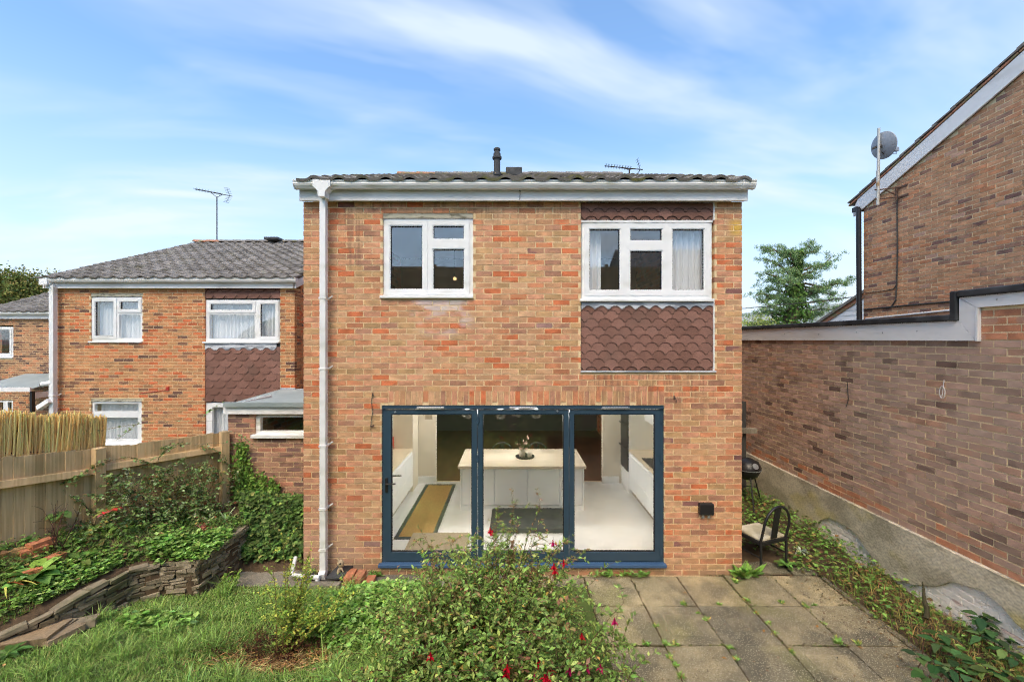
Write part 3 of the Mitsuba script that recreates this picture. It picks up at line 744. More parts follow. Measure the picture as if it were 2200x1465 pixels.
# the bifold doors
y = D0 + 0.02
bf = put(HB + '__bifold_door', MB().prism(sbox(DOOR[0] + .003, 0.145, DOOR[1] - .003, 2.21).difference(sbox(DOOR[0] + 0.045, 0.175, DOOR[1] - 0.045, 2.165)), (0, y, 0), X, Z, Y * 0.08), 'm_blue')
put(bf + '__sill', MB().cbox(-1.735, 2.005, D0 - 0.055, D0 + 0.11, 0.118, 0.162, 0.008), 'm_bluesill')
put(bf + '__head_trim', MB().box(DOOR[0] + 0.01, DOOR[1] - 0.01, D0 - 0.012, D0 + 0.03, 2.172, 2.206), 'm_blue')
xs = [Xu(829, y), Xu(1026.5, y), Xu(1222.5, y), Xu(1418, y)]
for i in range(3):
    a, b = xs[i] + (0.004 if i else 0), xs[i + 1] - (0.004 if i < 2 else 0)
    lf, rt = (0.065, 0.072) if i == 0 else (0.072, 0.072) if i == 1 else (0.072, 0.080)
    lf = Xu([840.5, 1037, 1233][i], y) - a
    rt = b - Xu([1014, 1211.5, 1407][i], y)
    p = sbox(a, 0.185, b, 2.155).difference(sbox(a + lf, Zv(1190, y), b - rt, Zv(894, y)))
    lk = put(bf + '__leaf', MB().prism(p, (0, y - 0.012, 0), X, Z, Y * 0.06), 'm_blue')
    x0, x1, z0, z1 = a + lf - .004, b - rt + .004, Zv(1190, y) - .004, Zv(894, y) + .004
    put(bf + '__bead', MB().prism(sbox(x0, z0, x1, z1).difference(sbox(x0 + .014, z0 + .014, x1 - .014, z1 - .014)), (0, y + 0.004, 0), X, Z, Y * 0.03), 'm_black')
    put(bf + '__pane', MB().add([[x0, y + .02, z0], [x1, y + .02, z0], [x1, y + .02, z1], [x0, y + .02, z1]], [[0, 1, 2, 3]]), 'm_door_glass')
    c = [Xu(926, y), Xu(1124, y), Xu(1321, y)][i]
    put(bf + '__trickle_vent', MB().cbox(c - 0.18, c + 0.18, D0 - 0.026, D0 - 0.008, 2.172, 2.194, 0.004), 'm_steel')
for x, z in ((Xu(1026.5, y), 1.52), (Xu(1026.5, y), 2.02), (Xu(1419, y), 2.04), (Xu(1419, y), 1.52), (Xu(1222.5, y), 0.21), (Xu(1419, y), 0.3)):
    put(bf + '__hinge', MB().tube([(x, D0 - 0.004, z - .05), (x, D0 - 0.004, z + .05)], 0.011, 8).box(x - .016, x + .016, D0 - .004, D0 + .01, z - .035, z + .035), 'm_blue')
for u, v in ((850, 889), (1197, 887)):
    put(bf + '__stop', MB().tube([(Xu(u, y), D0 - 0.018, Zv(v, y)), (Xu(u, y), D0 + .01, Zv(v, y))], 0.013, 8), 'm_steel')
hx = Xu(831.5, y)
put(bf + '__handle', MB().cbox(hx - .018, hx + .018, D0 - .012, D0 + .01, Zv(1061, y), Zv(1030, y), .005).tube([(hx, D0 - .005, Zv(1041, y)), (hx, D0 - .05, Zv(1041, y))], .009, 8)
    .tube([(hx, D0 - .05, Zv(1041, y)), (hx + .13, D0 - .052, Zv(1040, y))], .010, 8)
    .tube([(hx + 0.03, D0 + .09, Zv(1030.5, y)), (hx + .17, D0 + .092, Zv(1030.5, y))], .010, 8), 'm_black')

# ---------------------------------------------------------------- inside the nearest house
FL = 0.12
put(HB + '__kitchen_floor', MB().box(-2.47, 2.75, 5.735, 8.72, 0.0, FL), 'm_kfloor')
put(HB + '__dining_floor', MB().box(-2.47, 2.75, 8.76, 14.1, 0.0, FL - 0.004), 'm_darkfloor')
put(HB + '__threshold', MB().box(-1.57, 1.86, 8.72, 8.76, 0.0, FL + 0.008), 'm_worktop')
put(HB + '__ceiling', MB().box(-2.47, 2.75, 5.735, 14.1, 2.42, 2.60), 'm_ceiling')
put(HB + '__inner_wall', MB().box(-2.471, -2.45, 5.735, 8.62, FL, 2.42), 'm_paint')
put(HB + '__inner_wall', MB().box(2.73, 2.752, 5.735, 8.62, FL, 2.42), 'm_paint')
put(HB + '__inner_wall', MB().box(-2.47, -1.57, 8.62, 8.75, FL, 2.42).box(-1.57, 1.87, 8.62, 8.75, 2.2, 2.42), 'm_paint')
put(HB + '__inner_wall', MB().box(1.87, 2.75, 8.62, 8.75, FL, 2.42), 'm_paint')
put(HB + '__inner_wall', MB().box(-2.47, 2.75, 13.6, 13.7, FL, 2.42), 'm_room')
put(HB + '__skirting', MB().box(-2.0, -1.555, 8.605, 8.62, FL, FL + 0.15).box(1.855, 2.2, 8.605, 8.62, FL, FL + 0.15), 'm_white')
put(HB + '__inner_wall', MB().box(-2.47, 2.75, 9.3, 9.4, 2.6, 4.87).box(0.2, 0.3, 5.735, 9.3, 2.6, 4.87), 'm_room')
put(HB + '__ceiling', MB().box(-2.47, 2.75, 5.735, 14.1, 4.87, 4.95), 'm_ceiling')
put(HB + '__control_panel', MB().box(-1.78, -1.64, 8.605, 8.62, 1.44, 1.58), 'm_taupe')


def cabinet(name, x0, x1, y0, y1, face, label):
    t = thing(name, label, 'kitchen cabinet')
    put(t + '__carcass', MB().box(x0, x1, y0, y1, FL + 0.12, 0.925), 'm_cabinet')
    k = 0.05 * (1 if face > x0 + 0.1 else -1)
    put(t + '__plinth', MB().box(x0 + max(0, -k), x1 - max(0, k), y0, y1, FL, FL + 0.12), 'm_taupe')
    put(t + '__worktop', MB().cbox(x0 - (0.02 if k < 0 else 0), x1 + (0.02 if k > 0 else 0), y0, y1, 0.926, 0.962, 0.004), 'm_worktop')
    n = 4
    for i in range(n):
        a, b = y0 + (y1 - y0) * i / n + 0.004, y0 + (y1 - y0) * (i + 1) / n - 0.004
        for c, d in ((FL + 0.125, 0.50), (0.508, 0.875)):
            put(t + '__drawer_front', MB().box(face, face + 0.018 * (1 if k > 0 else -1), a, b, c, d), 'm_cabinet')
    return t


lc = cabinet('base_cabinet', -2.448, -1.945, 5.95, 8.15, -1.945, 'white base cabinet run with pale worktop along the left kitchen wall')
rc = cabinet('base_cabinet', 2.262, 2.728, 5.95, 8.05, 2.262, 'white base cabinet run with pale worktop and black hob along the right kitchen wall')
put(lc + '__tall_panel', MB().box(-2.448, -1.93, 8.15, 8.6, FL, 2.3), 'm_paint')
put(lc + '__sink', MB().box(-2.35, -2.03, 6.35, 6.95, 0.9615, 0.966), 'm_charcoal')
put(rc + '__hob', MB().cbox(2.30, 2.70, 6.75, 7.45, 0.9625, 0.972, 0.003), 'm_black')
ov = thing('oven_tower', 'tall white oven housing with black oven front beside the pillar', 'oven')
put(ov + '__housing', MB().box(2.25, 2.728, 8.052, 8.61, FL, 2.35), 'm_cabinet')
put(ov + '__oven_front', MB().box(2.225, 2.249, 8.07, 8.58, 0.53, 1.80), 'm_black')
for z in (0.98, 1.42):
    put(ov + '__handle', MB().tube([(2.18, 8.12, z), (2.18, 8.52, z)], 0.012, 8).tube([(2.18, 8.16, z), (2.24, 8.16, z)], 0.008, 6).tube([(2.18, 8.48, z), (2.24, 8.48, z)], 0.008, 6), 'm_dark')
wc = thing('wall_cabinet', 'pale wall cabinet hanging above the black hob', 'wall cabinet')
put(wc + '__carcass', MB().box(2.36, 2.728, 6.0, 7.4, 1.66, 2.30), 'm_cabinet')
for a in (6.0, 6.7):
    put(wc + '__door', MB().box(2.342, 2.359, a + .004, a + .696, 1.655, 2.30), 'm_cabinet')
isl = thing('kitchen_island', 'white kitchen island with pale wooden top in the middle of the room', 'kitchen island')
put(isl + '__body', MB().box(-0.87, 1.22, 7.27, 8.2, FL + 0.09, 0.858), 'm_cabinet')
put(isl + '__plinth', MB().box(-0.88, 1.23, 7.285, 8.18, FL, FL + 0.09), 'm_cabinet')
put(isl + '__end_panel', MB().box(-0.895, -0.872, 7.235, 8.22, FL, 0.858), 'm_cabinet')
put(isl + '__end_panel', MB().box(1.222, 1.245, 7.235, 8.22, FL, 0.858), 'm_cabinet')
put(isl + '__worktop', MB().cbox(-0.93, 1.275, 7.18, 8.33, 0.86, 0.905, 0.004), 'm_worktop')
for i, (a, b) in enumerate(((-0.862, -0.30), (-0.296, 0.262), (0.266, 0.824), (0.828, 1.214))):
    put(isl + '__door', MB().cbox(a + .002, b - .002, 7.248, 7.268, FL + 0.095, 0.835, 0.003), 'm_cabinet')
tr = thing('round_tray', 'round black tray on the island worktop', 'tray')
put(tr + '__base', MB().lathe([(0, 0), (0.17, 0), (0.18, 0.02), (0.17, 0.02), (0.165, 0.006), (0, 0.006)], (0.24, 7.75, 0.905)), 'm_black', smooth=False)
va = thing('flower_vase', 'white pot of pale flowers standing on the black tray', 'vase')
put(va + '__pot', MB().lathe([(0, 0), (0.05, 0), (0.06, 0.06), (0.055, 0.11), (0.048, 0.11), (0.05, 0.02), (0, 0.02)], (0.19, 7.75, 0.912)), 'm_pot', smooth=True)
fl = MB()
n = 60
d = rng.normal(0, 1, (n, 3)) * [0.7, 0.7, 0.5] + [0.3, 0, 0.9]
pp = np.array([0.19, 7.75, 1.02]) + d * rng.uniform(0.02, 0.14, (n, 1))
fl.leaves(pp, d, rng.normal(0, 1, (n, 3)), 0.06, 0.035, np.where(rng.random((n, 1)) < 0.45, [[0.75, 0.5, 0.45]], [[0.06, 0.08, 0.04]]))
put(va + '__flower', fl, 'm_leaf')
cd = thing('candle_jar', 'small pale candle jar on the right of the black tray', 'candle')
put(cd + '__jar', MB().lathe([(0, 0), (0.038, 0), (0.042, 0.005), (0.042, 0.085), (0.036, 0.085), (0.036, 0.06), (0, 0.06)], (0.32, 7.72, 0.912)), 'm_pot', smooth=40)
rk = thing('utensil_rack', 'small red rack on the left kitchen worktop', 'rack')
put(rk + '__body', MB().box(-2.42, -2.28, 7.95, 8.1, 1.04, 1.20), 'm_red')
for x in (-2.415, -2.29):
    put(rk + '__leg', MB().box(x, x + 0.012, 7.96, 7.975, 0.963, 1.04).box(x, x + .012, 8.08, 8.095, .963, 1.04), 'm_red')
ru = thing('runner_rug', 'long tan sisal runner with black border on the kitchen floor', 'rug')
put(ru + '__border', MB().prism(sbox(-1.755, 6.20, -1.145, 8.55).difference(sbox(-1.695, 6.26, -1.205, 8.49)), (0, 0, FL + .001), X, Y, Z * 0.011), 'm_charcoal')
put(ru + '__field', MB().box(-1.695, -1.205, 6.26, 8.49, FL + .001, FL + 0.010), 'm_sisal')
tag(put('door_mat', MB().cbox(-1.50, -0.64, 5.83, 6.36, FL + 0.0125, FL + 0.03, 0.006), 'm_taupe'), 'plain taupe mat inside the left door pane', 'mat')
db = thing('dog_bed', 'dark charcoal cushioned mat on the floor before the island', 'pet bed')
put(db + '__cushion', MB().cbox(-0.34, 0.90, 6.38, 7.20, FL + .001, FL + 0.075, 0.03, steps=4), 'm_charcoal', smooth=40)
for i, u in enumerate((1003.5, 1076, 1110, 1152)):
    lp = thing('pendant_lamp', 'lit glass pendant lamp hanging over the island, ' + ('farthest left of the four', 'second from the left of the four', 'third from the left of the four', 'farthest right of the four')[i], 'lamp', 'pendant lamps over the island')
    c = np.array([Xu(u, 7.8), 7.8 + (0.0, -0.1, 0.1, 0.0)[i], 1.62])
    put(lp + '__shade', MB().lathe([(0.07, 0), (0.085, 0.03), (0.085, 0.20), (0.05, 0.26)], c), 'm_glass', smooth=True)
    put(lp + '__bulb', MB().lathe([(0.0, 0.13), (0.025, 0.145), (0.034, 0.18), (0.02, 0.23), (0.0, 0.24)], c, n=12), 'm_pot', smooth=True, emitter={'type': 'area', 'radiance': rgb(112, 112, 106)})
    put(lp + '__cap', MB().lathe([(0.055, 0.255), (0.05, 0.285), (0.012, 0.30), (0.0, 0.30)], c, n=12), 'm_brass', smooth=True)
    put(lp + '__flex', MB().tube([c + [0, 0, 0.3], [c[0], c[1], 2.42]], 0.005, 5), 'm_black')
bl = thing('ceiling_light', 'small lit lamp glowing inside the left upper window', 'lamp')
c = P(977, 604, 8.2)
put(bl + '__bulb', MB().lathe([(0, -0.035), (0.032, -0.02), (0.037, 0.0), (0.02, 0.03), (0, 0.035)], c, n=12), 'm_pot', smooth=True, emitter={'type': 'area', 'radiance': rgb(0.30, 0.19, 0.085)})
put(bl + '__flex', MB().tube([c + [0, 0, 0.035], [c[0], c[1], 4.87]], 0.005, 5), 'm_black')


def hoop_chair(label, bx, by, bz, fx, fy, w=0.46, group=None):
    """a black chair with a hoop back. bx, by: middle of the back legs; fx, fy: the way it faces"""
    t = thing('metal_chair', label, 'chair', group)
    f = np.array([fx, fy, 0.0]); f /= np.linalg.norm(f)
    s = np.array([f[1], -f[0], 0.0])
    o = np.array([bx, by, bz])
    q = lambda a, b, c: o + s * a + f * b + Z * c
    h = w / 2
    arch = [q(-h, 0, 0.43)] + [q(-h, -0.02, 0.52)] + [q(-h * math.cos(a) * 1.0, -0.04 - 0.03 * math.sin(a), 0.60 + 0.27 * math.sin(a)) for a in np.linspace(0.0, np.pi, 15)] + [q(h, -0.02, 0.52), q(h, 0, 0.43)]
    put(t + '__back_frame', MB().tube(arch, 0.0165, 10), 'm_black', smooth=True)
    put(t + '__splat', MB().obox(q(-0.05, -0.005, 0.43), s * 0.10, f * 0.014, Z * 0.425 - f * 0.065), 'm_black')
    for a, b, n in ((-h, 0, 'rear'), (h, 0, 'rear'), (-h, 0.43, 'front'), (h, 0.43, 'front')):
        put(t + '__leg', MB().tube([q(a, b, 0.0), q(a, b, 0.44)], 0.0165, 10), 'm_black', smooth=40)
    put(t + '__seat_rail', MB().obox(q(-h, -0.012, 0.365), s * w, f * 0.024, Z * 0.045).obox(q(-h, 0.42, 0.365), s * w, f * 0.024, Z * 0.045).obox(q(-h - .012, 0.012, 0.365), s * 0.024, f * 0.41, Z * 0.045).obox(q(h - .012, 0.012, 0.365), s * 0.024, f * 0.41, Z * 0.045), 'm_black')
    for a in (-h, h):
        put(t + '__stretcher', MB().tube([q(a, 0.0, 0.20), q(a, 0.43, 0.20)], 0.010, 6), 'm_black')
    c = MB().cbox(-h + 0.012, h - 0.012, 0.012, 0.42, 0.40, 0.442, 0.018, steps=4)
    c.v = [o + v[:, :1] * s + v[:, 1:2] * f + v[:, 2:] * Z for v in c.v]
    put(t + '__seat', c, 'm_cushion', smooth=40)
    return t


hoop_chair('black hoop-back metal chair with weathered cream seat at the house corner', 3.475, 5.56, 0.012, -0.34, 0.94)
hoop_chair('black hoop-back chair behind the island, left of the flowers', -0.20, 8.52, FL + 0.01, 0.0, 1.0)
hoop_chair('black hoop-back chair behind the island, right of the flowers', 0.50, 8.52, FL + 0.01, 0.0, 1.0)

# ---------------------------------------------------------------- small things on and by the nearest house
sk = thing('outdoor_socket', 'black weatherproof socket box on the brick wall right of the doors', 'socket')
c = P(1514, 1095, D0)
put(sk + '__box', MB().cbox(c[0] - .09, c[0] + .09, D0 - .075, D0 - .001, c[2] - .075, c[2] + .075, .012), 'm_black')
for q in (-0.04, 0.035):
    put(sk + '__cable_gland', MB().tube([c + [q, -.04, -.07], c + [q, -.04, -.115]], 0.017, 10), 'm_steel')
fv = thing('flue_pipe', 'grey capped vent pipe standing up from the nearest roof', 'vent pipe')
c = np.array([-0.275, 7.70, 5.93])
put(fv + '__pipe', MB().lathe([(0.062, 0), (0.062, 0.14), (0.078, 0.15), (0.078, 0.2), (0.058, 0.21), (0.058, 0.46)], c), 'm_charcoal', smooth=40)
put(fv + '__cap', MB().lathe([(0.058, 0.455), (0.085, 0.46), (0.088, 0.49), (0.07, 0.505), (0.066, 0.56), (0.05, 0.57), (0.05, 0.61), (0.062, 0.615), (0.062, 0.645), (0.05, 0.655), (0, 0.655)], c), 'm_charcoal', smooth=40)
put(HB + '__roof_vent', MB().cbox(Xu(1087, 9.7), Xu(1121, 9.7), 9.5, 9.9, 6.80, 6.99, 0.012), 'm_felt')


def aerial(label, base, top, boom_a, boom_b, n, mast=True):
    t = thing('tv_aerial', label, 'aerial')
    base, top, a, b = (np.asarray(q, float) for q in (base, top, boom_a, boom_b))
    put(t + '__mast', MB().tube([base, top], 0.018, 8), 'm_dark')
    put(t + '__boom', MB().tube([a, b], 0.013, 6), 'm_dark')
    m = MB()
    d = (b - a) / np.linalg.norm(b - a)
    s = np.array([0.35, 0.9, 0.12]); s -= d * (s @ d); s /= np.linalg.norm(s)
    u = np.cross(d, s)
    for i in range(n):
        c = a + (b - a) * (0.03 + 0.72 * i / n)
        m.tube([c - s * 0.13 + u * .02, c + s * 0.13 + u * .02], 0.0055, 4)
        m.tube([c - u * 0.045, c + u * 0.06], 0.0055, 4)
    put(t + '__element', m, 'm_dark')
    m = MB()
    c = a + (b - a) * 0.93
    for sg in (1, -1):
        v = u * sg * 0.9 - d * 0.42
        m.tube([c, c + v * 0.26], 0.007, 4)
        for k in (0.08, 0.14, 0.20, 0.26):
            m.tube([c + v * k - s * 0.14, c + v * k + s * 0.14], 0.005, 4)
    put(t + '__reflector', m, 'm_dark')
    put(t + '__clamp', MB().tube([a + (b - a) * 0.42, top + [0, 0, -0.02], a + (b - a) * 0.74], 0.010, 6), 'm_dark')


aerial('tv aerial on a tall mast above the left neighbouring roof', P(466, 530, 14.1), P(466, 428, 14.1), P(419, 412, 14.1), P(499, 427, 14.1), 9)
aerial('tv aerial low behind the ridge of the nearest roof', P(1352, 395, 10.6), P(1352, 368, 10.6), P(1299, 362, 10.6), P(1381, 370, 10.6), 10)

gl = thing('gully_surround', 'low brick and concrete gully surround below the white downpipe', 'drain')
put(gl + '__kerb', MB().cbox(-2.60, -2.10, 5.08, 5.17, 0.0, 0.10, 0.012), 'm_concrete', smooth=40)
put(gl + '__kerb', MB().cbox(-2.62, -2.53, 5.17, 5.42, 0.0, 0.12, 0.012), 'm_concrete', smooth=40)
put(gl + '__grate', MB().box(-2.53, -2.2, 5.18, 5.44, 0.0, 0.035), 'm_dark')
wp = thing('waste_pipe', 'white plastic waste pipe at the foot of the downpipe', 'pipe')
put(wp + '__pipe', MB().tube([(-2.84, 5.50, 0.22), (-2.81, 5.36, 0.12), (-2.79, 5.30, 0.105), (-2.70, 5.285, 0.10), (-2.46, 5.27, 0.085)], 0.024, 10), 'm_white', smooth=True)
put(wp + '__spout', MB().tube([(-2.45, 5.27, 0.10), (-2.44, 5.25, -0.01)], 0.028, 10).tube([(-2.50, 5.272, 0.087), (-2.42, 5.268, 0.083)], 0.030, 10), 'm_white', smooth=40)
for i, (x, yy, z, rz, w) in enumerate(((-2.02, 5.14, 0.085, 0.04, .0), (-1.90, 5.12, 0.085, 0.0, 0), (-1.77, 5.13, 0.01, 0.06, 0), (-1.90, 5.11, 0.01, 0.0, 0), (-2.02, 5.125, 0.01, 0.02, 0))):
    b = MB().cbox(-0.052, 0.052, 0, 0.215, 0, 0.068, 0.005, uv=(rng.random(), .5))
    b.xf(np.array([[math.cos(rz), -math.sin(rz), 0], [math.sin(rz), math.cos(rz), 0], [0, 0, 1]]), (x, yy, z))
    tag(put('loose_brick', b, 'm_orange'), ['loose orange brick on top of the small stack, beside the black slate', 'loose orange brick on top of the small stack, second from the black slate', 'loose orange brick lying alone at the right end of the small stack',
        'loose orange brick at the bottom of the small stack, under the second top brick', 'loose orange brick at the bottom of the small stack, nearest the gully'][i], 'brick', 'loose bricks by the gully')
tag(put('slate_piece', MB().obox((-2.30, 5.17, 0.115), (0.20, 0.0, 0), (0.06, 0.22, 0.03), (0, -0.004, 0.016), jit=0.008), 'm_felt'), 'black slate piece covering the gully beside loose bricks', 'slate')
og = thing('driftwood_ornament', 'small weathered skull-like ornament standing on the black slate', 'ornament')
m = trimesh.creation.icosphere(3, 0.05)
v = np.array(m.vertices)
v *= 1 + 0.5 * (meshkit.fbm(v * 34 + 3, 3, 5)[:, None] - 0.5)
put(og + '__head', MB().add(v * [0.75, 0.75, 0.95] + [-2.155, 5.28, 0.255], m.faces), 'm_bone', smooth=True)
put(og + '__eye_hole', MB().add(v * 0.22 + [-2.150, 5.243, 0.27], m.faces), 'm_dark', smooth=True)
put(og + '__body', MB().tube([(-2.19, 5.26, 0.135), (-2.175, 5.265, 0.17), (-2.16, 5.275, 0.21), (-2.15, 5.28, 0.25)], [0.016, 0.024, 0.02, 0.028], 8), 'm_bone', smooth=True)
put(og + '__arm', MB().tube([(-2.16, 5.27, 0.2), (-2.13, 5.25, 0.20), (-2.115, 5.25, 0.165)], [0.014, 0.011, 0.008], 7).tube([(-2.185, 5.30, 0.24), (-2.20, 5.31, 0.29), (-2.195, 5.31, 0.31)], [0.012, 0.010, 0.006], 7), 'm_bone', smooth=True)
tp = thing('garden_tap', 'brass garden tap on the wall right of the white downpipe', 'tap')
c = P(709, 1098, D0)
put(tp + '__body', MB().tube([c + [0, 0, 0], c + [-.01, -.09, 0]], .014, 8).tube([c + [-.01, -.08, .0], c + [-.012, -.085, -.06]], .012, 8), 'm_brass', smooth=40)
put(tp + '__lever', MB().tube([c + [-.01, -.06, 0.0], c + [-.01, -.06, .03]], .02, 8).tube([c + [-.04, -.06, .03], c + [.03, -.06, .032]], .007, 6), 'm_dark')
wf = thing('trellis_wire', 'thin twisted wire hanging on the brick left of the doors', 'wire')
c = P(801, 850, D0)
put(wf + '__strand', MB().tube([c + [0, -.012, 0], c + [-.012, -.02, -.12], c + [.004, -.016, -.24], c + [-.012, -.02, -.34], c + [-.022, -.016, -.48]], .0045, 5), 'm_dark')
put(wf + '__bracket', MB().tube([c + [-.03, -.002, -.425], c + [.02, -.03, -.42], c + [.025, -.03, -.40]], .009, 6), 'm_rust')
put(wf + '__hook', MB().tube([c + [0, 0, .01], c + [0, -.02, 0], c + [.014, -.02, -.03]], .006, 6), 'm_rust')
hk = thing('wall_hook', 'small rusty hook on the brick right of the soldier course', 'hook')
c = P(1448, 858, D0)
put(hk + '__plate', MB().box(c[0] - .008, c[0] + .008, D0 - .012, D0 + .01, c[2] - .03, c[2] + .02), 'm_rust')
put(hk + '__peg', MB().tube([c + [0, -.005, .0], c + [.006, -.04, -.01], c + [.016, -.045, -.05], c + [.012, -.03, -.07]], .006, 6), 'm_rust')

# ---------------------------------------------------------------- the left neighbour and the house beyond it
Y1, DZ1 = 9.6, -0.615
XL1, XR1 = Xu(108, Y1), Xu(633, Y1)
H1 = thing('brick_house', 'left neighbouring brick house with net curtains and a white door, lower than the nearest house', 'house')
hz = lambda v, y=Y1: Zv(v, y)
HW1 = (Xu(194.5, Y1), Xu(305.5, Y1), hz(740), hz(635))
HW2 = (Xu(440, Y1), Xu(602, Y1), hz(1030), 4.866 + DZ1 + 0.02)
HW3 = (Xu(195, Y1), Xu(304, Y1), hz(962), hz(862))
wall1 = row_house(H1, XL1, XR1, Y1, DZ1, -0.65, [HW1, HW2, HW3], 'm_brick_next', 'm_mortar', moss=0.35, gx=(-0.06, 0.12), hidden=lambda c: (px(c)[1] > 955) or px(c)[0] > 650)
b = lay_bricks((XR1, Y1 + 0.1125, 0), Y, X, 2.0, -0.65, 4.85 + DZ1)
m = MB()
for v, c in b:
    m.add(v, BOXF, (rng.random(), rng.random()))
sw = [k for k in scene if k.startswith(H1 + '__side_wall')][-1]
tag(put(sw + '__brickwork', m, 'm_brick_next'), kind='stuff')
yw = Y1 + 0.035
CV = 'm_curtain'
window(H1, HW1[0] + .003, HW1[1] - .003, hz(738), hz(643), yw, cells(yw, [(200, 250, 648, 732, 1), (254, 303, 648, 675, 1), (256, 302, 680, 731, 0)]), curtains=[(HW1[0] + .05, HW1[1] - .05, 2.9, 4.2, CV)])
put(H1 + '__lintel', MB().box(HW1[0] + .002, HW1[1] - .002, Y1 + .012, Y1 + .2, hz(642), hz(635.5)), 'm_lintel')
window(H1, Xu(442, yw), Xu(600.5, yw), hz(739), hz(649), yw, cells(yw, [(448, 548, 653, 676, 1), (450, 547, 681, 732, 0), (555, 597, 653, 733, 1)]), curtains=[(HW2[0] + .05, HW2[1] - .05, 3.0, 4.05, CV)])
window(H1, HW3[0] + .003, HW3[1] - .003, hz(958), hz(868), yw, cells(yw, [(203, 298, 872, 889, 0), (205, 296, 902, 949, 0)]), curtains=[(HW3[0] + .05, HW3[1] - .05, .5, 1.9, CV)])
put(H1 + '__lintel', MB().box(HW3[0] + .002, HW3[1] - .002, Y1 + .012, Y1 + .2, hz(867.5), hz(862.5)), 'm_lintel')
pn = put(H1 + '__tile_panel', MB().box(HW2[0] + .003, HW2[1] - .003, Y1 + .034, Y1 + .2, hz(869), hz(741)), 'm_dark')
pn2 = put(H1 + '__tile_panel', MB().box(HW2[0] + .003, HW2[1] - .003, Y1 + .034, Y1 + .2, hz(648), 4.862 + DZ1), 'm_dark')
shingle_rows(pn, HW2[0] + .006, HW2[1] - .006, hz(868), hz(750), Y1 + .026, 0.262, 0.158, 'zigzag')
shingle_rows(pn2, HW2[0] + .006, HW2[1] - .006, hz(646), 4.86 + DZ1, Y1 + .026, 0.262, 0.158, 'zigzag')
x0 = HW2[0] + .006
wav = [(x0, hz(742))] + [(x0 + i * .0655, hz(752 if i % 4 in (1, 2) else 757)) for i in range(26)] + [(x0 + 25 * .0655, hz(742))]
put(H1 + '__lead_flashing', MB().prism(Polygon(wav).buffer(0), (0, Y1 - .004, 0), X, Z, Y * .005), 'm_lead')
dr_ = put(H1 + '__door', MB().prism(sbox(HW2[0] + .003, -0.4, HW2[1] - .003, hz(870)).difference(sbox(Xu(456, yw), -.3, Xu(500, yw), hz(880))).difference(sbox(Xu(512, yw), -.3, Xu(594, yw), hz(880))), (0, yw, 0), X, Z, Y * .06), 'm_white')
for a, b_ in ((456, 500), (512, 594)):
    q = [[Xu(a - 1, yw), yw + .02, -.31], [Xu(b_ + 1, yw), yw + .02, -.31], [Xu(b_ + 1, yw), yw + .02, hz(879)], [Xu(a - 1, yw), yw + .02, hz(879)]]
    put(dr_ + '__pane', MB().add(q, [[0, 1, 2, 3]]), 'm_glass')
put(dr_ + '__curtain', curtain(HW2[0] + .06, HW2[1] - .06, -.3, hz(876), yw + .16), 'm_curtain', smooth=True)
dp1 = downpipe(H1, Xu(117, Y1 - .1), Y1 - 0.03, 4.30, -0.4, [hz(853)], w=0.10)
put(dp1 + '__outlet', MB().box(Xu(117, Y1) - .09, Xu(117, Y1) + .09, Y1 - .24, Y1 - .10, 4.30, 4.46), 'm_white')
put(H1 + '__roof_vent', MB().cbox(Xu(574, 13.9), Xu(604, 13.9), 13.7, 14.1, 6.36, 6.44, .012), 'm_felt')
ca = thing('security_camera', 'white bullet camera on the wall beside the left white downpipe', 'camera')
c = P(100, 830, Y1 - .15)
put(ca + '__body', MB().tube([c + [0.10, .02, .03], c + [-.08, -.02, -.01]], 0.055, 14), 'm_white', smooth=40)
put(ca + '__lens', MB().tube([c + [-.081, -.02, -.01], c + [-.10, -.024, -.014]], 0.042, 14), 'm_black', smooth=40)
put(ca + '__bracket', MB().tube([c + [0.06, 0.02, .05], c + [0.09, .10, .08], c + [.10, .15, .08]], .018, 8), 'm_white')
fd = thing('floodlight', 'pale tilted floodlight low on the corner under the white camera', 'floodlight')
c = P(97, 876, Y1 - .2)
put(fd + '__head', MB().obox(c + [-.12, -.06, -.09], (0.26, 0, 0.17), (0, .10, -.02), (-.05, 0.02, .08)), 'm_board')
put(fd + '__bracket', MB().tube([c + [0.04, .04, -.06], c + [.02, .1, -.12], c + [.10, .2, -.1]], .012, 6), 'm_steel')
cb = thing('red_cable', 'thin red cable stapled low across the neighbouring brickwork', 'cable')
put(cb + '__strand', MB().tube([P(300, 850, Y1 - .01), P(335, 846, Y1 - .012), P(358, 843, Y1 - .01), P(362, 835, Y1 - .01)], .008, 5), 'm_red')
put(cb + '__box', MB().box(*(lambda p: (p[0] - .03, p[0] + .03, Y1 - .03, Y1 + .01, p[2] - .05, p[2] + .03))(P(361, 839, Y1))), 'm_red')

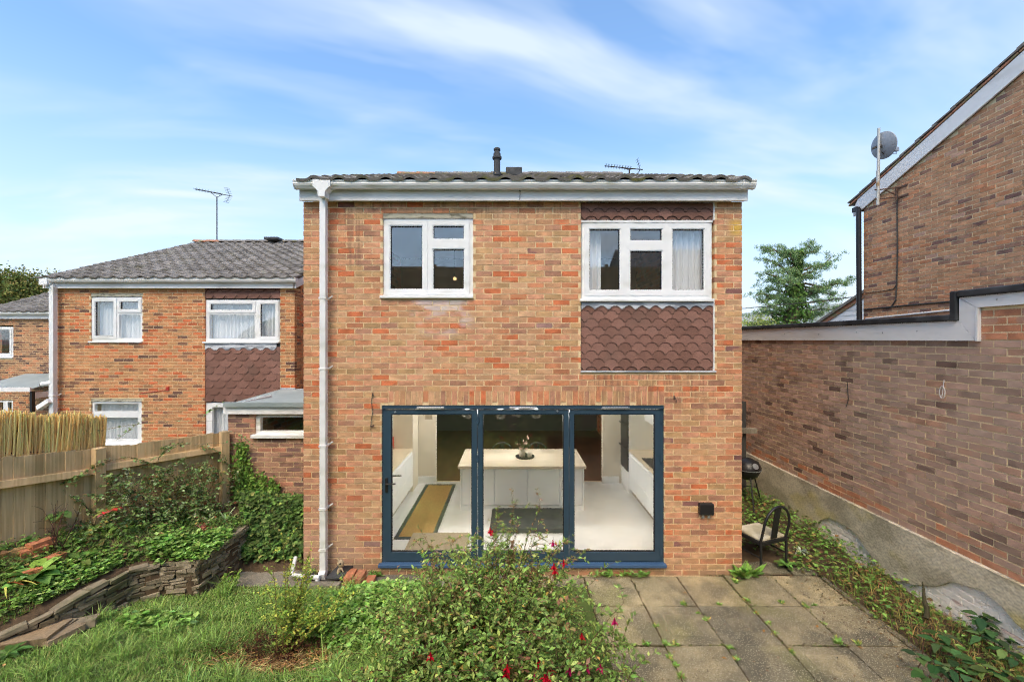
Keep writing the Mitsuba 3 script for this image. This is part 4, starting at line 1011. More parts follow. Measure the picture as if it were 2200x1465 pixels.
Y2, DZ2 = 13.6, -1.105
XR2, XL2 = XL1 - 0.02, XL1 - 6.55
H2 = thing('brick_house', 'farthest left brick house, only its right end and roof in view', 'house')
hz2 = lambda v: Zv(v, Y2)
W2 = (Xu(-50, Y2), Xu(28.5, Y2), hz2(775), hz2(704))
DD = (Xu(-40, Y2), Xu(28, Y2), -1.0, hz2(864))
wall2 = row_house(H2, XL2, XR2, Y2, DZ2, -1.1, [W2, DD], 'm_brick_far', 'm_mortar', moss=0.3, gx=(.1, .0), hidden=lambda c: px(c)[0] > 112 or px(c)[1] > 900)
yw = Y2 + .035
window(H2, W2[0] + .003, W2[1] - .003, hz2(772), hz2(707), yw, cells(yw, [(-46, -12, 710, 768, 1), (-8, 25, 710, 768, 1)]))
gd = put(H2 + '__door', MB().prism(sbox(DD[0] + .003, -1, DD[1] - .003, hz2(866)).difference(sbox(Xu(-30, yw), -.9, Xu(7, yw), hz2(869))).difference(sbox(Xu(17, yw), -.9, Xu(25, yw), hz2(869))), (0, yw, 0), X, Z, Y * .06), 'm_white')
for a, b_ in ((-30, 7), (17, 25)):
    q = [[Xu(a - 1, yw), yw + .02, -.91], [Xu(b_ + 1, yw), yw + .02, -.91], [Xu(b_ + 1, yw), yw + .02, hz2(868)], [Xu(a - 1, yw), yw + .02, hz2(868)]]
    put(gd + '__pane', MB().add(q, [[0, 1, 2, 3]]), 'm_glass')
cn = thing('lean_to_canopy', 'pale lean-to canopy with dark post against the farthest left house', 'canopy')
a, b_, q = P(-60, 834, 12.2), P(73, 834, 12.2), P(70, 846, 13.55)
put(cn + '__roof_sheet', MB().obox((a[0], 12.1, Zv(843, 12.1)), (b_[0] - a[0], 0, 0), (0, 1.45, 0.33), (0, 0, .03)), 'm_greyroof')
put(cn + '__front_rail', MB().box(a[0], b_[0] + .04, 12.06, 12.1, Zv(846, 12.1), Zv(837, 12.1)), 'm_board')
put(cn + '__post', MB().box(Xu(66, 12.15), Xu(71, 12.15), 12.12, 12.2, -0.9, Zv(846, 12.1)), 'm_black')
put(cn + '__side_panel', MB().prism(Polygon([(12.2, Zv(862, 12.2)), (13.5, Zv(846, 13.5)), (13.5, Zv(836, 13.5) - .05), (12.2, Zv(848, 12.2))]), (b_[0] - .05, 0, 0), Y, Z, X * .02), 'm_board')

# ---------------------------------------------------------------- the flat-roofed outbuilding between the houses
YS = 6.43
SH = thing('brick_outbuilding', 'low flat-roofed brick outbuilding between the two houses', 'outbuilding')
xs0 = Xu(490, YS)
SW = (Xu(547, YS), -2.74, Zv(946, YS), Zv(896, YS))
w = sbox(xs0 + .004, -.3, -2.735, Zv(893, YS)).difference(sbox(SW[0] - .002, SW[2] - .002, SW[1] + .1, SW[3] + .002))
wl = put(SH + '__wall', MB().prism(w, (0, YS + .006, 0), X, Z, Y * .2), 'm_mortar')
put_bricks(wl, lay_bricks((xs0, YS, 0), X, -Y, -2.735 - xs0, -.15, Zv(893, YS), [(SW[0] - xs0, 9, SW[2], SW[3])]), 'm_brick_shed', hidden=lambda c: px(c)[1] > 1110)
put(SH + '__side_wall', MB().prism(Polygon([(YS + .21, -.6), (Y1, -.6), (Y1, 1.85), (YS + .21, 1.92)]), (xs0 + .004, 0, 0), Y, Z, X * .2), 'm_brickwork')
yw = YS + .03
wn = key_for(SH + '__window')
put(wn + '__frame', MB().prism(sbox(SW[0] + .002, Zv(937, yw), SW[1], Zv(897, yw)).difference(sbox(Xu(559, yw), Zv(931, yw), SW[1] - .05, Zv(901, yw))), (0, yw, 0), X, Z, Y * .07), 'm_gutter')
put(wn + '__pane', MB().add([[Xu(558, yw), yw + .03, Zv(932, yw)], [SW[1] - .04, yw + .03, Zv(932, yw)], [SW[1] - .04, yw + .03, Zv(900, yw)], [Xu(558, yw), yw + .03, Zv(900, yw)]], [[0, 1, 2, 3]]), 'm_glass')
put(wn + '__sill', MB().cbox(SW[0] - .03, SW[1] - .0, YS - .06, YS + .05, Zv(945, YS), Zv(937.5, YS), .006), 'm_gutter')
put(SH + '__fascia', MB().cbox(Xu(481, YS - .04), -2.73, YS - .06, YS - .035, Zv(894.5, YS - .05), Zv(877, YS - .05), .004).box(Xu(481, YS - .04), Xu(481, YS - .04) + .02, YS - .036, YS + 1.2, Zv(893, YS), Zv(877, YS - .05)), 'm_board')
rz = Zv(877, YS - .05)
m = MB().prism(Polygon([(Xu(481, YS - .1), YS - .085), (-2.73, YS - .085), (-2.73, Y1 - .003), (-5.32, Y1 - .003)]), (0, 0, rz + .002), X, Y, Z * .012)
m.v = [v + np.array([0, 0, 1]) * (-(v[:, 1:2] - YS) * 0.045 - 0) for v in m.v]
put(SH + '__roof', m, 'm_greyroof')
put(SH + '__roof_edge', MB().cbox(Xu(481, YS - .1) - .01, -2.73, YS - .105, YS - .062, rz - .012, rz + .062, .005), 'm_greyroof')
put(SH + '__flashing', MB().box(-5.30, -4.96, Y1 - .03, Y1 - .003, Zv(848, Y1) - .03, Zv(838, Y1)).box(-4.959, -2.73, Y1 + .0, Y1 + .02, Zv(848, Y1) - .03, Zv(840, Y1)), 'm_lead')
put(SH + '__end_wall', MB().box(-4.95, -2.73, Y1 + .02, Y1 + .2, -.6, Zv(842, Y1)), 'm_brickwork')

# ---------------------------------------------------------------- the brick garage along the right side
XW = 4.72
GA = thing('brick_garage', 'long low garage of purple-brown brick with rendered base on the right', 'garage')
ZT, ZU, YST = 3.065, 3.395, 4.235
w = Polygon([(2.2, .818), (9.5, .818), (9.5, ZT), (YST, ZT), (YST, ZU), (2.2, ZU)])
wl = put(GA + '__wall', MB().prism(w, (XW + .004, 0, 0), Y, Z, X * .22), 'm_mortar_dull')


def tone_garage(c):
    r = rng.random() * 0.93
    if c[2] < 1.02 + .04 * math.sin(c[1] * 3) and rng.random() < 0.6 or c[2] > 3.1:
        r = 0.97
    return r


gb = lay_bricks((XW, 2.2, 0), Y, -X, 7.3, .822, ZU, gap=.012, top=lambda s: ZT + .001 if s + 2.2 > YST else 9)
put_bricks(wl, gb, 'm_brick_garage', tone_garage, hidden=lambda c: c[1] > 8.6)
# rendered base with a broken lower edge and limewashed brick behind the break
ys = np.linspace(2.2, 9.5, 160)
low = [0.0 - 0.4] * 90
BK = [(2.2, .1), (3.2, .28), (3.6, .36), (3.9, .42), (3.98, .50), (4.165, .57), (4.48, .476), (4.63, .343), (4.86, .22), (5.1, .14), (5.3, .12), (5.45, .22), (5.7, .42), (5.9, .46), (6.2, .44), (6.4, .3), (6.6, -.1), (9.5, -.1)]
brk = lambda q: np.interp(q, [a for a, _ in BK], [b_ for _, b_ in BK])
lo = brk(ys) + 0.02 * meshkit.fbm(np.stack([ys * 9, 0 * ys, 0 * ys], -1), 3, 3)
pol = Polygon([(a, .815 - .012 * (i % 2) * rng.random()) for i, a in enumerate(ys)] + [(a, b_) for a, b_ in zip(ys[::-1], lo[::-1])])
put(GA + '__render_coat', MB().prism(pol.buffer(0), (XW - .035, 0, 0), Y, Z, X * .05), 'm_render')
ft = put(GA + '__footing', MB().box(XW + .004, XW + .24, 2.2, 9.5, -.5, .817), 'm_limewash')
for v, c in lay_bricks((XW, 3.5, 0), Y, -X, 3.1, 0.0, .62):
    if c[2] < np.interp(c[1], [a for a, _ in BK], [b_ for _, b_ in BK]) + .03:
        put(ft + '__brick', MB().add(v + rng.uniform(-.004, .004, v.shape), BOXF), 'm_limewash')
fb = Polygon([(9.5, 3.062), (4.24, 3.062), (4.24, 3.392), (2.2, 3.392), (2.2, 3.51), (4.40, 3.51), (4.40, 3.27), (9.5, 3.27)])
m1 = Polygon([(9.5, 3.06), (4.236, 3.06), (4.40, 3.27), (9.5, 3.27)])
m2 = Polygon([(4.232, 3.06), (4.232, 3.392), (4.396, 3.51), (4.396, 3.268)])
m3 = Polygon([(4.230, 3.396), (4.392, 3.512), (2.2, 3.512), (2.2, 3.396)])
for q in (m1, m2, m3):
    put(GA + '__fascia_board', MB().prism(q.buffer(-.0008), (XW - .03, 0, 0), Y, Z, X * .028), 'm_board')
put(GA + '__fascia_trim', MB().box(XW - .04, XW - .002, 4.212, 4.232, 3.056, 3.392), 'm_white')
for yy, zz in ((8.0, 3.16), (7.2, 3.17), (6.4, 3.15), (5.7, 3.17), (5.3, 3.16), (4.85, 3.17), (4.05, 3.46), (3.7, 3.46)):
    put(GA + '__screw', MB().tube([(XW - .031, yy, zz), (XW - .034, yy, zz)], .006, 6), 'm_dark')
put(GA + '__felt_edge', MB().cbox(XW - .06, XW + .12, 4.47, 9.5, 3.272, 3.338, .012), 'm_felt')
put(GA + '__felt_edge', MB().cbox(XW - .06, XW + .12, 4.40, 4.468, 3.268, 3.585, .012), 'm_felt')
put(GA + '__felt_edge', MB().cbox(XW - .06, XW + .12, 2.2, 4.398, 3.514, 3.585, .012), 'm_felt')
put(GA + '__flat_roof', MB().box(XW + .11, 7.58, 4.46, 9.5, 3.20, 3.28).box(XW + .11, 7.58, 2.2, 4.44, 3.42, 3.53), 'm_felt')
put(GA + '__end_wall', MB().box(XW + .23, 7.5, 9.3, 9.49, -.5, 3.2), 'm_brickwork')
lw = thing('loose_wire', 'loop of pale wire hanging from the garage brickwork', 'wire')
c = np.array([XW - .012, F * XW / (2031 - CU), 0]); c[2] = Zv(838, c[1])
ang = np.linspace(-1.4, 4.4, 16)
put(lw + '__strand', MB().tube([c + [0, 0, .09]] + [c + [-.012, .03 * math.cos(a) + .01, -.05 + .055 * math.sin(a) * 1.2] for a in ang], .0035, 5), 'm_board')
lw = thing('loose_wire', 'short dark wire hanging on the garage wall nearer the house', 'wire')
y_ = F * XW / (1822 - CU)
put(lw + '__strand', MB().tube([(XW - .01, y_, Zv(825, y_)), (XW - .014, y_ - .01, Zv(845, y_)), (XW - .01, y_ - .02, Zv(862, y_)), (XW - .01, y_ + .02, Zv(880, y_))], .005, 5), 'm_dark')

# ---------------------------------------------------------------- the gabled house on the right
XG, YG = 7.60, 9.05
GH = thing('gabled_house', 'tall brown brick house with white bargeboard behind the garage', 'house')
ztop_g = lambda yy: 5.93 + .405 * (8.94 - yy)
ridge_y = 4.4
w = Polygon([(YG, -.6), (YG, ztop_g(YG)), (ridge_y, ztop_g(ridge_y)), (1.5, ztop_g(ridge_y) - .405 * (ridge_y - 1.5)), (1.5, -.6)])
wl = put(GH + '__wall', MB().prism(w, (XG + .004, 0, 0), Y, Z, X * .25), 'm_mortar_dull')
gb = lay_bricks((XG, YG, 0), -Y, -X, 4.2, 3.2, 8.2, top=lambda s: ztop_g(YG - s))
put_bricks(wl, gb, 'm_brick_gable')
put(GH + '__front_wall', MB().box(XG + .26, XG + 7, YG - .25, YG, -.6, 5.9), 'm_brickwork')
put(GH + '__bargeboard', MB().prism(Polygon([(YG + .22, ztop_g(YG + .22) - .005), (YG + .22, ztop_g(YG + .22) + .15), (YG + .1, ztop_g(YG + .1) + .285), (ridge_y, ztop_g(ridge_y) + .285), (ridge_y, ztop_g(ridge_y) - .005)]), (XG - .05, 0, 0), Y, Z, X * .03), 'm_board')
put(GH + '__verge_soffit', MB().prism(Polygon([(YG + .1, ztop_g(YG + .1) - .0), (YG + .1, ztop_g(YG + .1) + .03), (ridge_y, ztop_g(ridge_y) + .03), (ridge_y, ztop_g(ridge_y) - .0)]), (XG - .019, 0, 0), Y, Z, X * .018), 'm_dark')
rf = put(GH + '__roof', MB().prism(Polygon([(YG + .3, ztop_g(YG + .3) + .285), (ridge_y, ztop_g(ridge_y) + .29), (ridge_y, ztop_g(ridge_y) + .34), (YG + .3, ztop_g(YG + .3) + .335)]), (XG - .03, 0, 0), Y, Z, X * 6), 'm_tile')
up = np.array([0, -1, .405]) / math.hypot(1, .405)
nr = np.array([0, .405, 1]) / math.hypot(1, .405)
for r in range(15):
    o = np.array([XG - .07, YG + .34 - r * .315, ztop_g(YG + .34 - r * .315) + .345])
    for c in range(2):
        put(rf + '__tile', MB().obox(o + X * c * .305 + nr * .028, X * .30, up * .42 - nr * .026, nr * .03, (rng.random(), .35), jit=.004), 'm_tile')
    put(rf + '__undercloak', MB().obox(o + nr * -.042 + X * .008, X * .05, up * .33, nr * .03, (.9, .2), jit=.004), 'm_ridge')
gg = put(GH + '__gutter', MB().prism(Polygon([(-a + .12, b_) for a, b_ in [(0, .085), (.004, .03), (.03, .002), (.085, 0), (.108, .03), (.122, .085), (.112, .085), (.1, .03), (.08, .012), (.03, .014), (.012, .085)]]), (XG - .10, YG + .03, ztop_g(YG) - .02), Y, Z, X * 5), 'm_black')
put(gg + '__end_cap', MB().cbox(XG - .125, XG - .1, YG + .03, YG + .17, ztop_g(YG) - .03, ztop_g(YG) + .08, .01), 'm_black')
put(GH + '__downpipe', MB().tube([(XG - .08, YG + .04, ztop_g(YG) + .02), (XG - .08, YG + .02, 3.0)], .048, 12), 'm_black', smooth=40)
pg = lambda u, v: np.array([XG - .014, F * XG / (u - CU), Zv(v, F * XG / (u - CU))])
put(GH + '__cable', MB().tube([pg(1929, 425), pg(1929, 470), pg(1930, 540), pg(1928, 620), pg(1926, 650), pg(1916, 664), pg(1906, 668)], .012, 6), 'm_dark')
put(GH + '__cable', MB().tube([pg(1929, 615), pg(1921, 626), pg(1895, 631), pg(1858, 635)], .008, 6), 'm_dark')
put(GH + '__cable', MB().tube([pg(1858, 670), pg(1950, 661), pg(2054, 652)], .016, 6), 'm_dark')
put(GH + '__pipe', MB().tube([pg(1862, 697), pg(1862, 690), pg(1960, 680), pg(2056, 670)], .018, 8), 'm_board', smooth=True)
sd = thing('satellite_dish', 'grey satellite dish on a galvanised pole beside the gable', 'satellite dish')
yp = 8.35
pole = lambda v, dx=0: np.array([Xu(1886 + dx, yp), yp, Zv(v, yp)])
put(sd + '__pole', MB().tube([pole(446), pole(372)], .030, 10).tube([pole(378, 1), pole(281, 2)], .026, 10), 'm_galv', smooth=40)
dn = np.array([.90, .10, .20]); dn /= np.linalg.norm(dn)
dc = pole(319, 7) + dn * .06
R_ = .255
pr = [(R_ * i / 8, -.055 + .055 * (i / 8) ** 2) for i in range(9)]
put(sd + '__reflector', MB().lathe(pr + [(R_ + .006, .004), (R_, -.006)] + [(a, b_ - .007) for a, b_ in pr[::-1]], dc, dn, 32), 'm_dish', smooth=40)
put(sd + '__mount', MB().tube([dc - dn * .06, pole(322, 2)], .03, 8).obox(dc - dn * .085 - np.array([.1, -.06, .035]), (.2, -.12, .07), (.02, .03, 0), (0, 0, .035)), 'm_dark')
e1 = dc - np.array([0, 0, .2]) + dn * .0
lnb = dc + dn * .27 - np.array([0, 0, .15])
put(sd + '__arm', MB().tube([dc - dn * .05 - Z * .12, dc - Z * .21 + dn * .05, lnb], .011, 6), 'm_dark')
put(sd + '__receiver', MB().tube([lnb + Z * .02 - dn * .04, lnb + Z * .05 + dn * .05], .026, 10).box(lnb[0] - .03, lnb[0] + .05, lnb[1] - .03, lnb[1] + .03, lnb[2] - .01, lnb[2] + .03).tube([lnb, lnb - Z * .06 + X * .02, lnb - Z * .05 - dn * .06], .007, 6), 'm_dish')
wp_ = pg(1938, 412)
for v in (413, 433):
    a, b_ = pole(v), pg(1940 if v == 433 else 1938, v - 6)
    put(sd + '__bracket', MB().tube([a - X * .06, a + X * .02, b_], .013, 6).obox(b_ + [0, -.12, -.02], (.012, 0, 0), (0, .26, 0), (0, 0, .04)), 'm_rust')
put(sd + '__brace', MB().tube([pg(1928, 408), pg(1928, 436)], .02, 6).tube([pole(414) + X * .15, pg(1927, 424)], .011, 6), 'm_rust')
wh = thing('white_gable_cottage', 'small white weatherboarded gable behind the garage roof', 'house')
xc = 10.5
cz = lambda yy: 3.575 + .445 * (14.2 - yy)
put(wh + '__wall', MB().prism(Polygon([(14.2, -.5), (14.2, cz(14.2)), (10.2, cz(10.2)), (10.2, -.5)]), (xc + .03, 0, 0), Y, Z, X * .2), 'm_board')
for i in range(16):
    s_ = Polygon([(14.2, 2), (14.2, cz(14.2)), (10.2, cz(10.2)), (10.2, 2)]).intersection(sbox(0, 2.9 + i * .155, 40, 2.9 + i * .155 + .150))
    if s_.area > .01:
        put(wh + '__weatherboard', MB().prism(s_, (xc + .02 - .1 * (2.9 + i * .155) - .022, 0, 0), Y, np.array([.1, 0, 1.0]), X * .02), 'm_board')
put(wh + '__bargeboard', MB().prism(Polygon([(14.5, cz(14.5) - .02), (10.2, cz(10.2) - .02), (10.2, cz(10.2) + .10), (14.5, cz(14.5) + .10)]), (xc - .03, 0, 0), Y, Z, X * .03), 'm_ridge')
put(wh + '__roof', MB().prism(Polygon([(14.6, cz(14.6) + .10), (10.2, cz(10.2) + .10), (10.2, cz(10.2) + .19), (14.6, cz(14.6) + .19)]), (xc - .08, 0, 0), Y, Z, X * 5), 'm_tile')
put(wh + '__rear_wall', MB().box(xc + .24, xc + 5, 14.0, 14.2, -.5, cz(14.2)), 'm_board')
tag(put('overhead_cable', MB().tube([P(1480, 682, 22), P(1595, 668, 20), P(1730, 655, 18), P(1862, 640, 14)], .018, 5), 'm_dark'), 'thin overhead cable crossing the sky behind the pine', 'cable')

# ---------------------------------------------------------------- the side passage
bq = thing('kettle_barbecue', 'black kettle barbecue on thin legs in the side passage', 'barbecue')
c = np.array([Xu(1606, 7.4), 7.4, .80])
put(bq + '__bowl', MB().lathe([(0, -.19), (.08, -.18), (.16, -.12), (.205, -.03), (.212, .0), (.2, .0)], c), 'm_black', smooth=True)
put(bq + '__lid', MB().lathe([(.216, .004), (.212, .05), (.17, .13), (.08, .175), (0, .185)], c), 'm_black', smooth=True)
put(bq + '__rim', MB().lathe([(.212, -.006), (.219, -.006), (.219, .006), (.212, .006)], c), 'm_steel')
put(bq + '__vent', MB().lathe([(0, 0), (.05, 0), (.052, .006), (0, .01)], c + [.03, -.19, .09], (0.1, -.86, .5), 16), 'm_steel')
for a in (.35, 2.4, 4.5):
    d = np.array([math.cos(a), math.sin(a), 0])
    put(bq + '__leg', MB().tube([c + d * .15 - Z * .12, c + d * .36 - Z * .74], .012, 8), 'm_black', smooth=40)
put(bq + '__brace', MB().tube([c + np.array([math.cos(.35), math.sin(.35), 0]) * .22 - Z * .35, c + np.array([math.cos(2.4), math.sin(2.4), 0]) * .22 - Z * .35], .008, 6), 'm_black')
sg = thing('side_gate', 'dark timber gate frame closing the far end of the side passage', 'gate')
put(sg + '__post', MB().box(Xu(1603, 8.0) - .14, Xu(1603, 8.0), 8.0, 8.1, 0, Zv(868, 8.0)), 'm_dark')
put(sg + '__rail', MB().box(3.05, Xu(1627, 7.9), 7.9, 7.985, Zv(936, 7.9), Zv(926, 7.9)), 'm_concrete')
for i in range(5):
    put(sg + '__board', MB().box(3.02 + i * .26, 3.27 + i * .26, 8.11, 8.13, .02, Zv(905, 8.1), (.05, rng.random())), 'm_fence')

# ---------------------------------------------------------------- the left boundary fence and reed screen
FA, FB, FC = np.array([-5.75, 3.1]), np.array([-5.12, 5.22]), np.array([-4.37, 6.40])
GREEN1, GREEN2, GREEN3 = np.array([.055, .105, .022]), np.array([.09, .17, .03]), np.array([.14, .25, .05])


def panel(label, A, B, top, base, n_post, rail_drop):
    t = thing('board_fence', label, 'fence')
    L = np.linalg.norm(B - A)
    d = np.append((B - A) / L, 0)
    nrm = np.array([d[1], -d[0], 0])                       # towards the garden
    n = int(L / 0.083)
    for i in range(n):
        s = i / n
        zt, zb = top[0] + (top[1] - top[0]) * s + rng.normal(0, .006), base[0] + (base[1] - base[0]) * s - .12
        o = np.append(A, zb) + d * L * s
        put(t + '__board', MB().obox(o + nrm * rng.uniform(-.004, .004), d * (L / n + .012) - nrm * .008, -nrm * .012, Z * (zt - zb), (rng.random(), rng.random()), jit=.002), 'm_fence')
    for drop in rail_drop:
        o = np.append(A, top[0] - drop)
        e = np.append(B, top[1] - drop)
        put(t + '__rail', MB().obox(o + nrm * .012, e - o, nrm * .055 + Z * .0, Z * .07 - nrm * .03, (.3, .3)), 'm_fence')
    for p in n_post:
        q = A + (B - A) * p
        zt = top[0] + (top[1] - top[0]) * p
        o = np.append(q, 0) + nrm * .004
        put(t + '__post', MB().obox(o - d * .05, d * .10, nrm * .09, Z * (zt + .02), (.75, .6), jit=.004), 'm_fence')
    return t


panel('weathered board fence panel at the left edge, below the reed screen', FA, FB, (1.99, 1.715), (1.1, .72), (.975,), (.30,))
panel('creeper-covered board fence panel running to the outbuilding', FB, FC, (1.715, 1.665), (.72, .5), (.97,), (.27,))
rs = thing('reed_screen', 'golden reed screen standing behind the left fence panel', 'screen')
RA, RB = np.array([-5.86, 3.1]), np.array([-5.19, 5.32])
m = MB()
for i in range(1000):
    s = rng.random()
    q = RA + (RB - RA) * s + rng.normal(0, .008, 2)
    zt = 2.58 - .48 * s + rng.normal(0, .020) + .02 * math.sin(s * 31) - (rng.random() < .10) * rng.uniform(0, .12)
    c = np.array([1.1, .76, .32]) * rng.uniform(.62, 1.1) + np.array([.06, .02, 0]) * rng.normal()
    tilt = rng.normal(0, .014, 2)
    m.tube([np.append(q, 1.35), np.append(q + tilt, (1.35 + zt) / 2), np.append(q + tilt * 2.2, zt)], [.008, .0075, .006], 5, np.clip(c, .03, .88), caps=False)
tag(put(rs + '__reeds', m, 'm_vc'), kind='stuff')
for h in (.18, .42):
    put(rs + '__wire', MB().tube([np.append(RA + [.014, 0], 2.58 - h), np.append((RA + RB) / 2 + [.014, 0], 2.335 - h), np.append(RB + [.014, 0], 2.10 - h)], .004, 5), 'm_dark')

# ---------------------------------------------------------------- the low stone wall
sw = thing('stone_wall', 'low curved dry-stone retaining wall between lawn and flower bed', 'wall')
core = MB()
for i in range(len(WALLP) - 1):
    a, b = WALLP[i], WALLP[i + 1]
    L = np.linalg.norm(b - a)
    d = np.append((b - a) / L, 0)
    nrm = np.array([d[1], -d[0], 0])
    za, zb = WTOP[i], WTOP[i + 1]
    v = [np.append(p, 0) - nrm * o + Z * z for p, zt in ((a, za), (b, zb)) for o in (.03, .2) for z in (-.2, zt - .03)]
    core.add(np.array(v), BOXF)
    z = min(WBASE[i], WBASE[i + 1]) - .05
    k = 0
    while z < max(za, zb) - .05:
        h = rng.uniform(.032, .062)
        s = -rng.uniform(0, .1)
        while s < L:
            w = rng.uniform(.07, .21)
            s0, s1 = max(s, 0), min(s + w, L + .02)
            zt = za + (zb - za) * (s0 + s1) / 2 / L
            if s1 - s0 > .03 and z + h * .6 < zt - .03 and z + h > WBASE[i] + (WBASE[i + 1] - WBASE[i]) * s0 / L - .04:
                o = np.append(a, z) + d * s0 - nrm * .14
                put(sw + '__stone', MB().obox(o, d * (s1 - s0 - rng.uniform(.004, .012)), nrm * (.14 + rng.uniform(-.012, .03)), Z * (h - rng.uniform(.004, .012)), (rng.random(), rng.random()), jit=.010), 'm_stone')
            s += w
        z += h
    s = 0
    while s < L:
        w = rng.uniform(.13, .30)
        s1 = min(s + w, L)
        zt = za + (zb - za) * s / L
        zt1 = za + (zb - za) * s1 / L
        o = np.append(a, zt - .035) + d * s - nrm * .21
        put(sw + '__coping_stone', MB().obox(o, d * (s1 - s - .008) + Z * (zt1 - zt), nrm * (.225 + rng.uniform(-.01, .02)) + Z * rng.uniform(-.008, .008), Z * rng.uniform(.03, .042), (.45 + .4 * rng.random(), .5), jit=.010), 'm_stone')
        s = s1
put(sw + '__core', core, 'm_dark')
for i, (u, v, w, h, r) in enumerate(((75, 1395, .36, .28, .3), (118, 1385, .30, .26, -.2), (100, 1372, .40, .10, .1), (165, 1361, .30, .10, .5))):
    c = G(u, v, .24)
    c[2] = float(z_lawn(c[0], c[1])) + .05
    a = np.array([math.cos(r), math.sin(r), .02]); b = np.array([-math.sin(r), math.cos(r), -.06])
    tag(put('stepping_stone', MB().obox(c - a * w / 2 - b * h / 2 - Z * .04, a * w, b * h, Z * .06, jit=.02), 'm_flag' if i < 2 else 'm_stone'), ('tan sandstone flag at the foot of the stone wall, nearest the left edge', 'orange-brown sandstone flag, right of the tan one',
        'grey flag wedged between the sandstone flags and the stone wall', 'narrow grey flag at the wall foot, right of the other flags')[i], 'flagstone', 'flags at the foot of the wall')
tb = thing('brick_pile', 'loose orange bricks and a timber end lying at the fence base', 'brick pile')
for i, (u, v, L, dz) in enumerate(((40, 1183, .55, .0), (75, 1168, .23, .02), (95, 1160, .23, .05), (60, 1192, .23, .0), (120, 1166, .23, .0))):
    c = G(u, v, .95 if i else .9)
    r = rng.uniform(.9, 1.4)
    a, b = np.array([math.cos(r), math.sin(r), -.02]), np.array([-math.sin(r), math.cos(r), 0])
    L *= .85
    c[2] = float(z_bed(c[0], c[1]))
    put(tb + ('__timber' if i == 0 else '__brick'), MB().obox(c - a * L / 2 + Z * (dz + .0), a * L, b * .11, Z * .075, (rng.random(), .5), jit=.005), 'm_timber' if i == 0 else 'm_orange')


# ---------------------------------------------------------------- plants
def vary(base, n, amt=.25, hue=.12):
    c = np.asarray(base)[None] * rng.uniform(1 - amt, 1 + amt, (n, 1)) * (1 + rng.normal(0, hue, (n, 3)))
    return np.clip(c, .004, .9)


def pick(cols, n, p=None):
    cols = np.asarray(cols)
    c = cols[rng.choice(len(cols), n, p=p)] * 1.95 * rng.uniform(.55, 1.45, (n, 1)) * (1 + rng.normal(0, .10, (n, 3)))
    return np.clip(c * .86 + .14 * c.mean(1, keepdims=True) * [1.15, 1.0, .75], .003, .9)


def updir(n, spread=.6):
    d = rng.normal(0, spread, (n, 3)); d[:, 2] = np.abs(d[:, 2]) + 1
    return d / np.linalg.norm(d, axis=1, keepdims=True)


def cover(n, xy, zf, h, size, cols, p=None, wid=.7, lay=.35):
    """low leaves spread over the ground: xy (n, 2)"""
    z = zf(xy[:, 0], xy[:, 1]) + rng.uniform(0, 1, n) ** 1.3 * h
    ang = rng.uniform(0, 2 * np.pi, n)
    d = np.stack([np.cos(ang), np.sin(ang), rng.uniform(-.25, .5, n)], -1)
    L = size * rng.uniform(.55, 1.35, n)
    return MB().leaves(np.column_stack([xy, z]), d, updir(n, lay), L, L * wid, pick(cols, n, p))


def blades(xy, zf, h, w, cols, p=None, lean=.5):
    n = len(xy)
    z = zf(xy[:, 0], xy[:, 1]) - .01
    b = np.column_stack([xy, z])
    a = rng.uniform(0, 2 * np.pi, n)
    d = np.stack([np.cos(a), np.sin(a), 0 * a], -1)
    s = np.stack([-d[:, 1], d[:, 0], 0 * a], -1)
    H = np.asarray(h) * rng.uniform(.5, 1.3, n)
    le = (lean * rng.uniform(.2, 1.3, n) * H)[:, None]
    m = b + Z * H[:, None] * .62 + d * le * .35
    t = b + Z * H[:, None] * .92 + d * le
    W = (w * rng.uniform(.6, 1.3, n))[:, None]
    v = np.stack([b - s * W / 2, b + s * W / 2, m + s * W * .38, m - s * W * .38, t], 1).reshape(-1, 3)
    k = np.arange(n)[:, None] * 5
    c = pick(cols, n, p)
    cc = np.repeat(c, 5, 0)
    return MB().add(v, np.vstack([k + [0, 1, 2], k + [0, 2, 3], k + [3, 2, 4]]), (.5, .5), cc)


def sprig(mb, st, p0, d0, L, nleaf, ll, cols, p=None, droop=.5, wid=.5, rad=.004, seg=7, pair=True, curl=.15, scol=(.12, .07, .04)):
    """a stem that droops, with leaves in pairs"""
    pts, d = [np.asarray(p0, float)], np.asarray(d0, float) / np.linalg.norm(d0)
    for _ in range(seg):
        d = d + np.array([0, 0, -droop / seg]) + rng.normal(0, curl / seg ** .5, 3)
        d /= np.linalg.norm(d)
        pts.append(pts[-1] + d * L / seg)
    pts = np.array(pts)
    if st is not None:
        st.tube(pts, np.linspace(rad, rad * .35, len(pts)), 3, scol, caps=False)
    s = np.sort(rng.uniform(.12, 1, nleaf))
    q = np.stack([np.interp(s * seg, np.arange(seg + 1), pts[:, k]) for k in range(3)], -1)
    t = np.gradient(pts, axis=0); t = np.stack([np.interp(s * seg, np.arange(seg + 1), t[:, k]) for k in range(3)], -1)
    t /= np.linalg.norm(t, axis=1, keepdims=True)
    side = np.cross(t, Z); side /= np.linalg.norm(side, axis=1, keepdims=True) + 1e-6
    sg = np.where(np.arange(nleaf) % 2, 1, -1)[:, None]
    dd = t * .55 + side * sg * 1.0 + rng.normal(0, .35, (nleaf, 3)) + Z * rng.uniform(-.3, .35, (nleaf, 1))
    LL = ll * rng.uniform(.55, 1.25, nleaf) * (1.1 - .35 * s)
    mb.leaves(q, dd, Z + rng.normal(0, .35, (nleaf, 3)) + t * .2, LL, LL * wid, pick(cols, nleaf, p))
    return pts


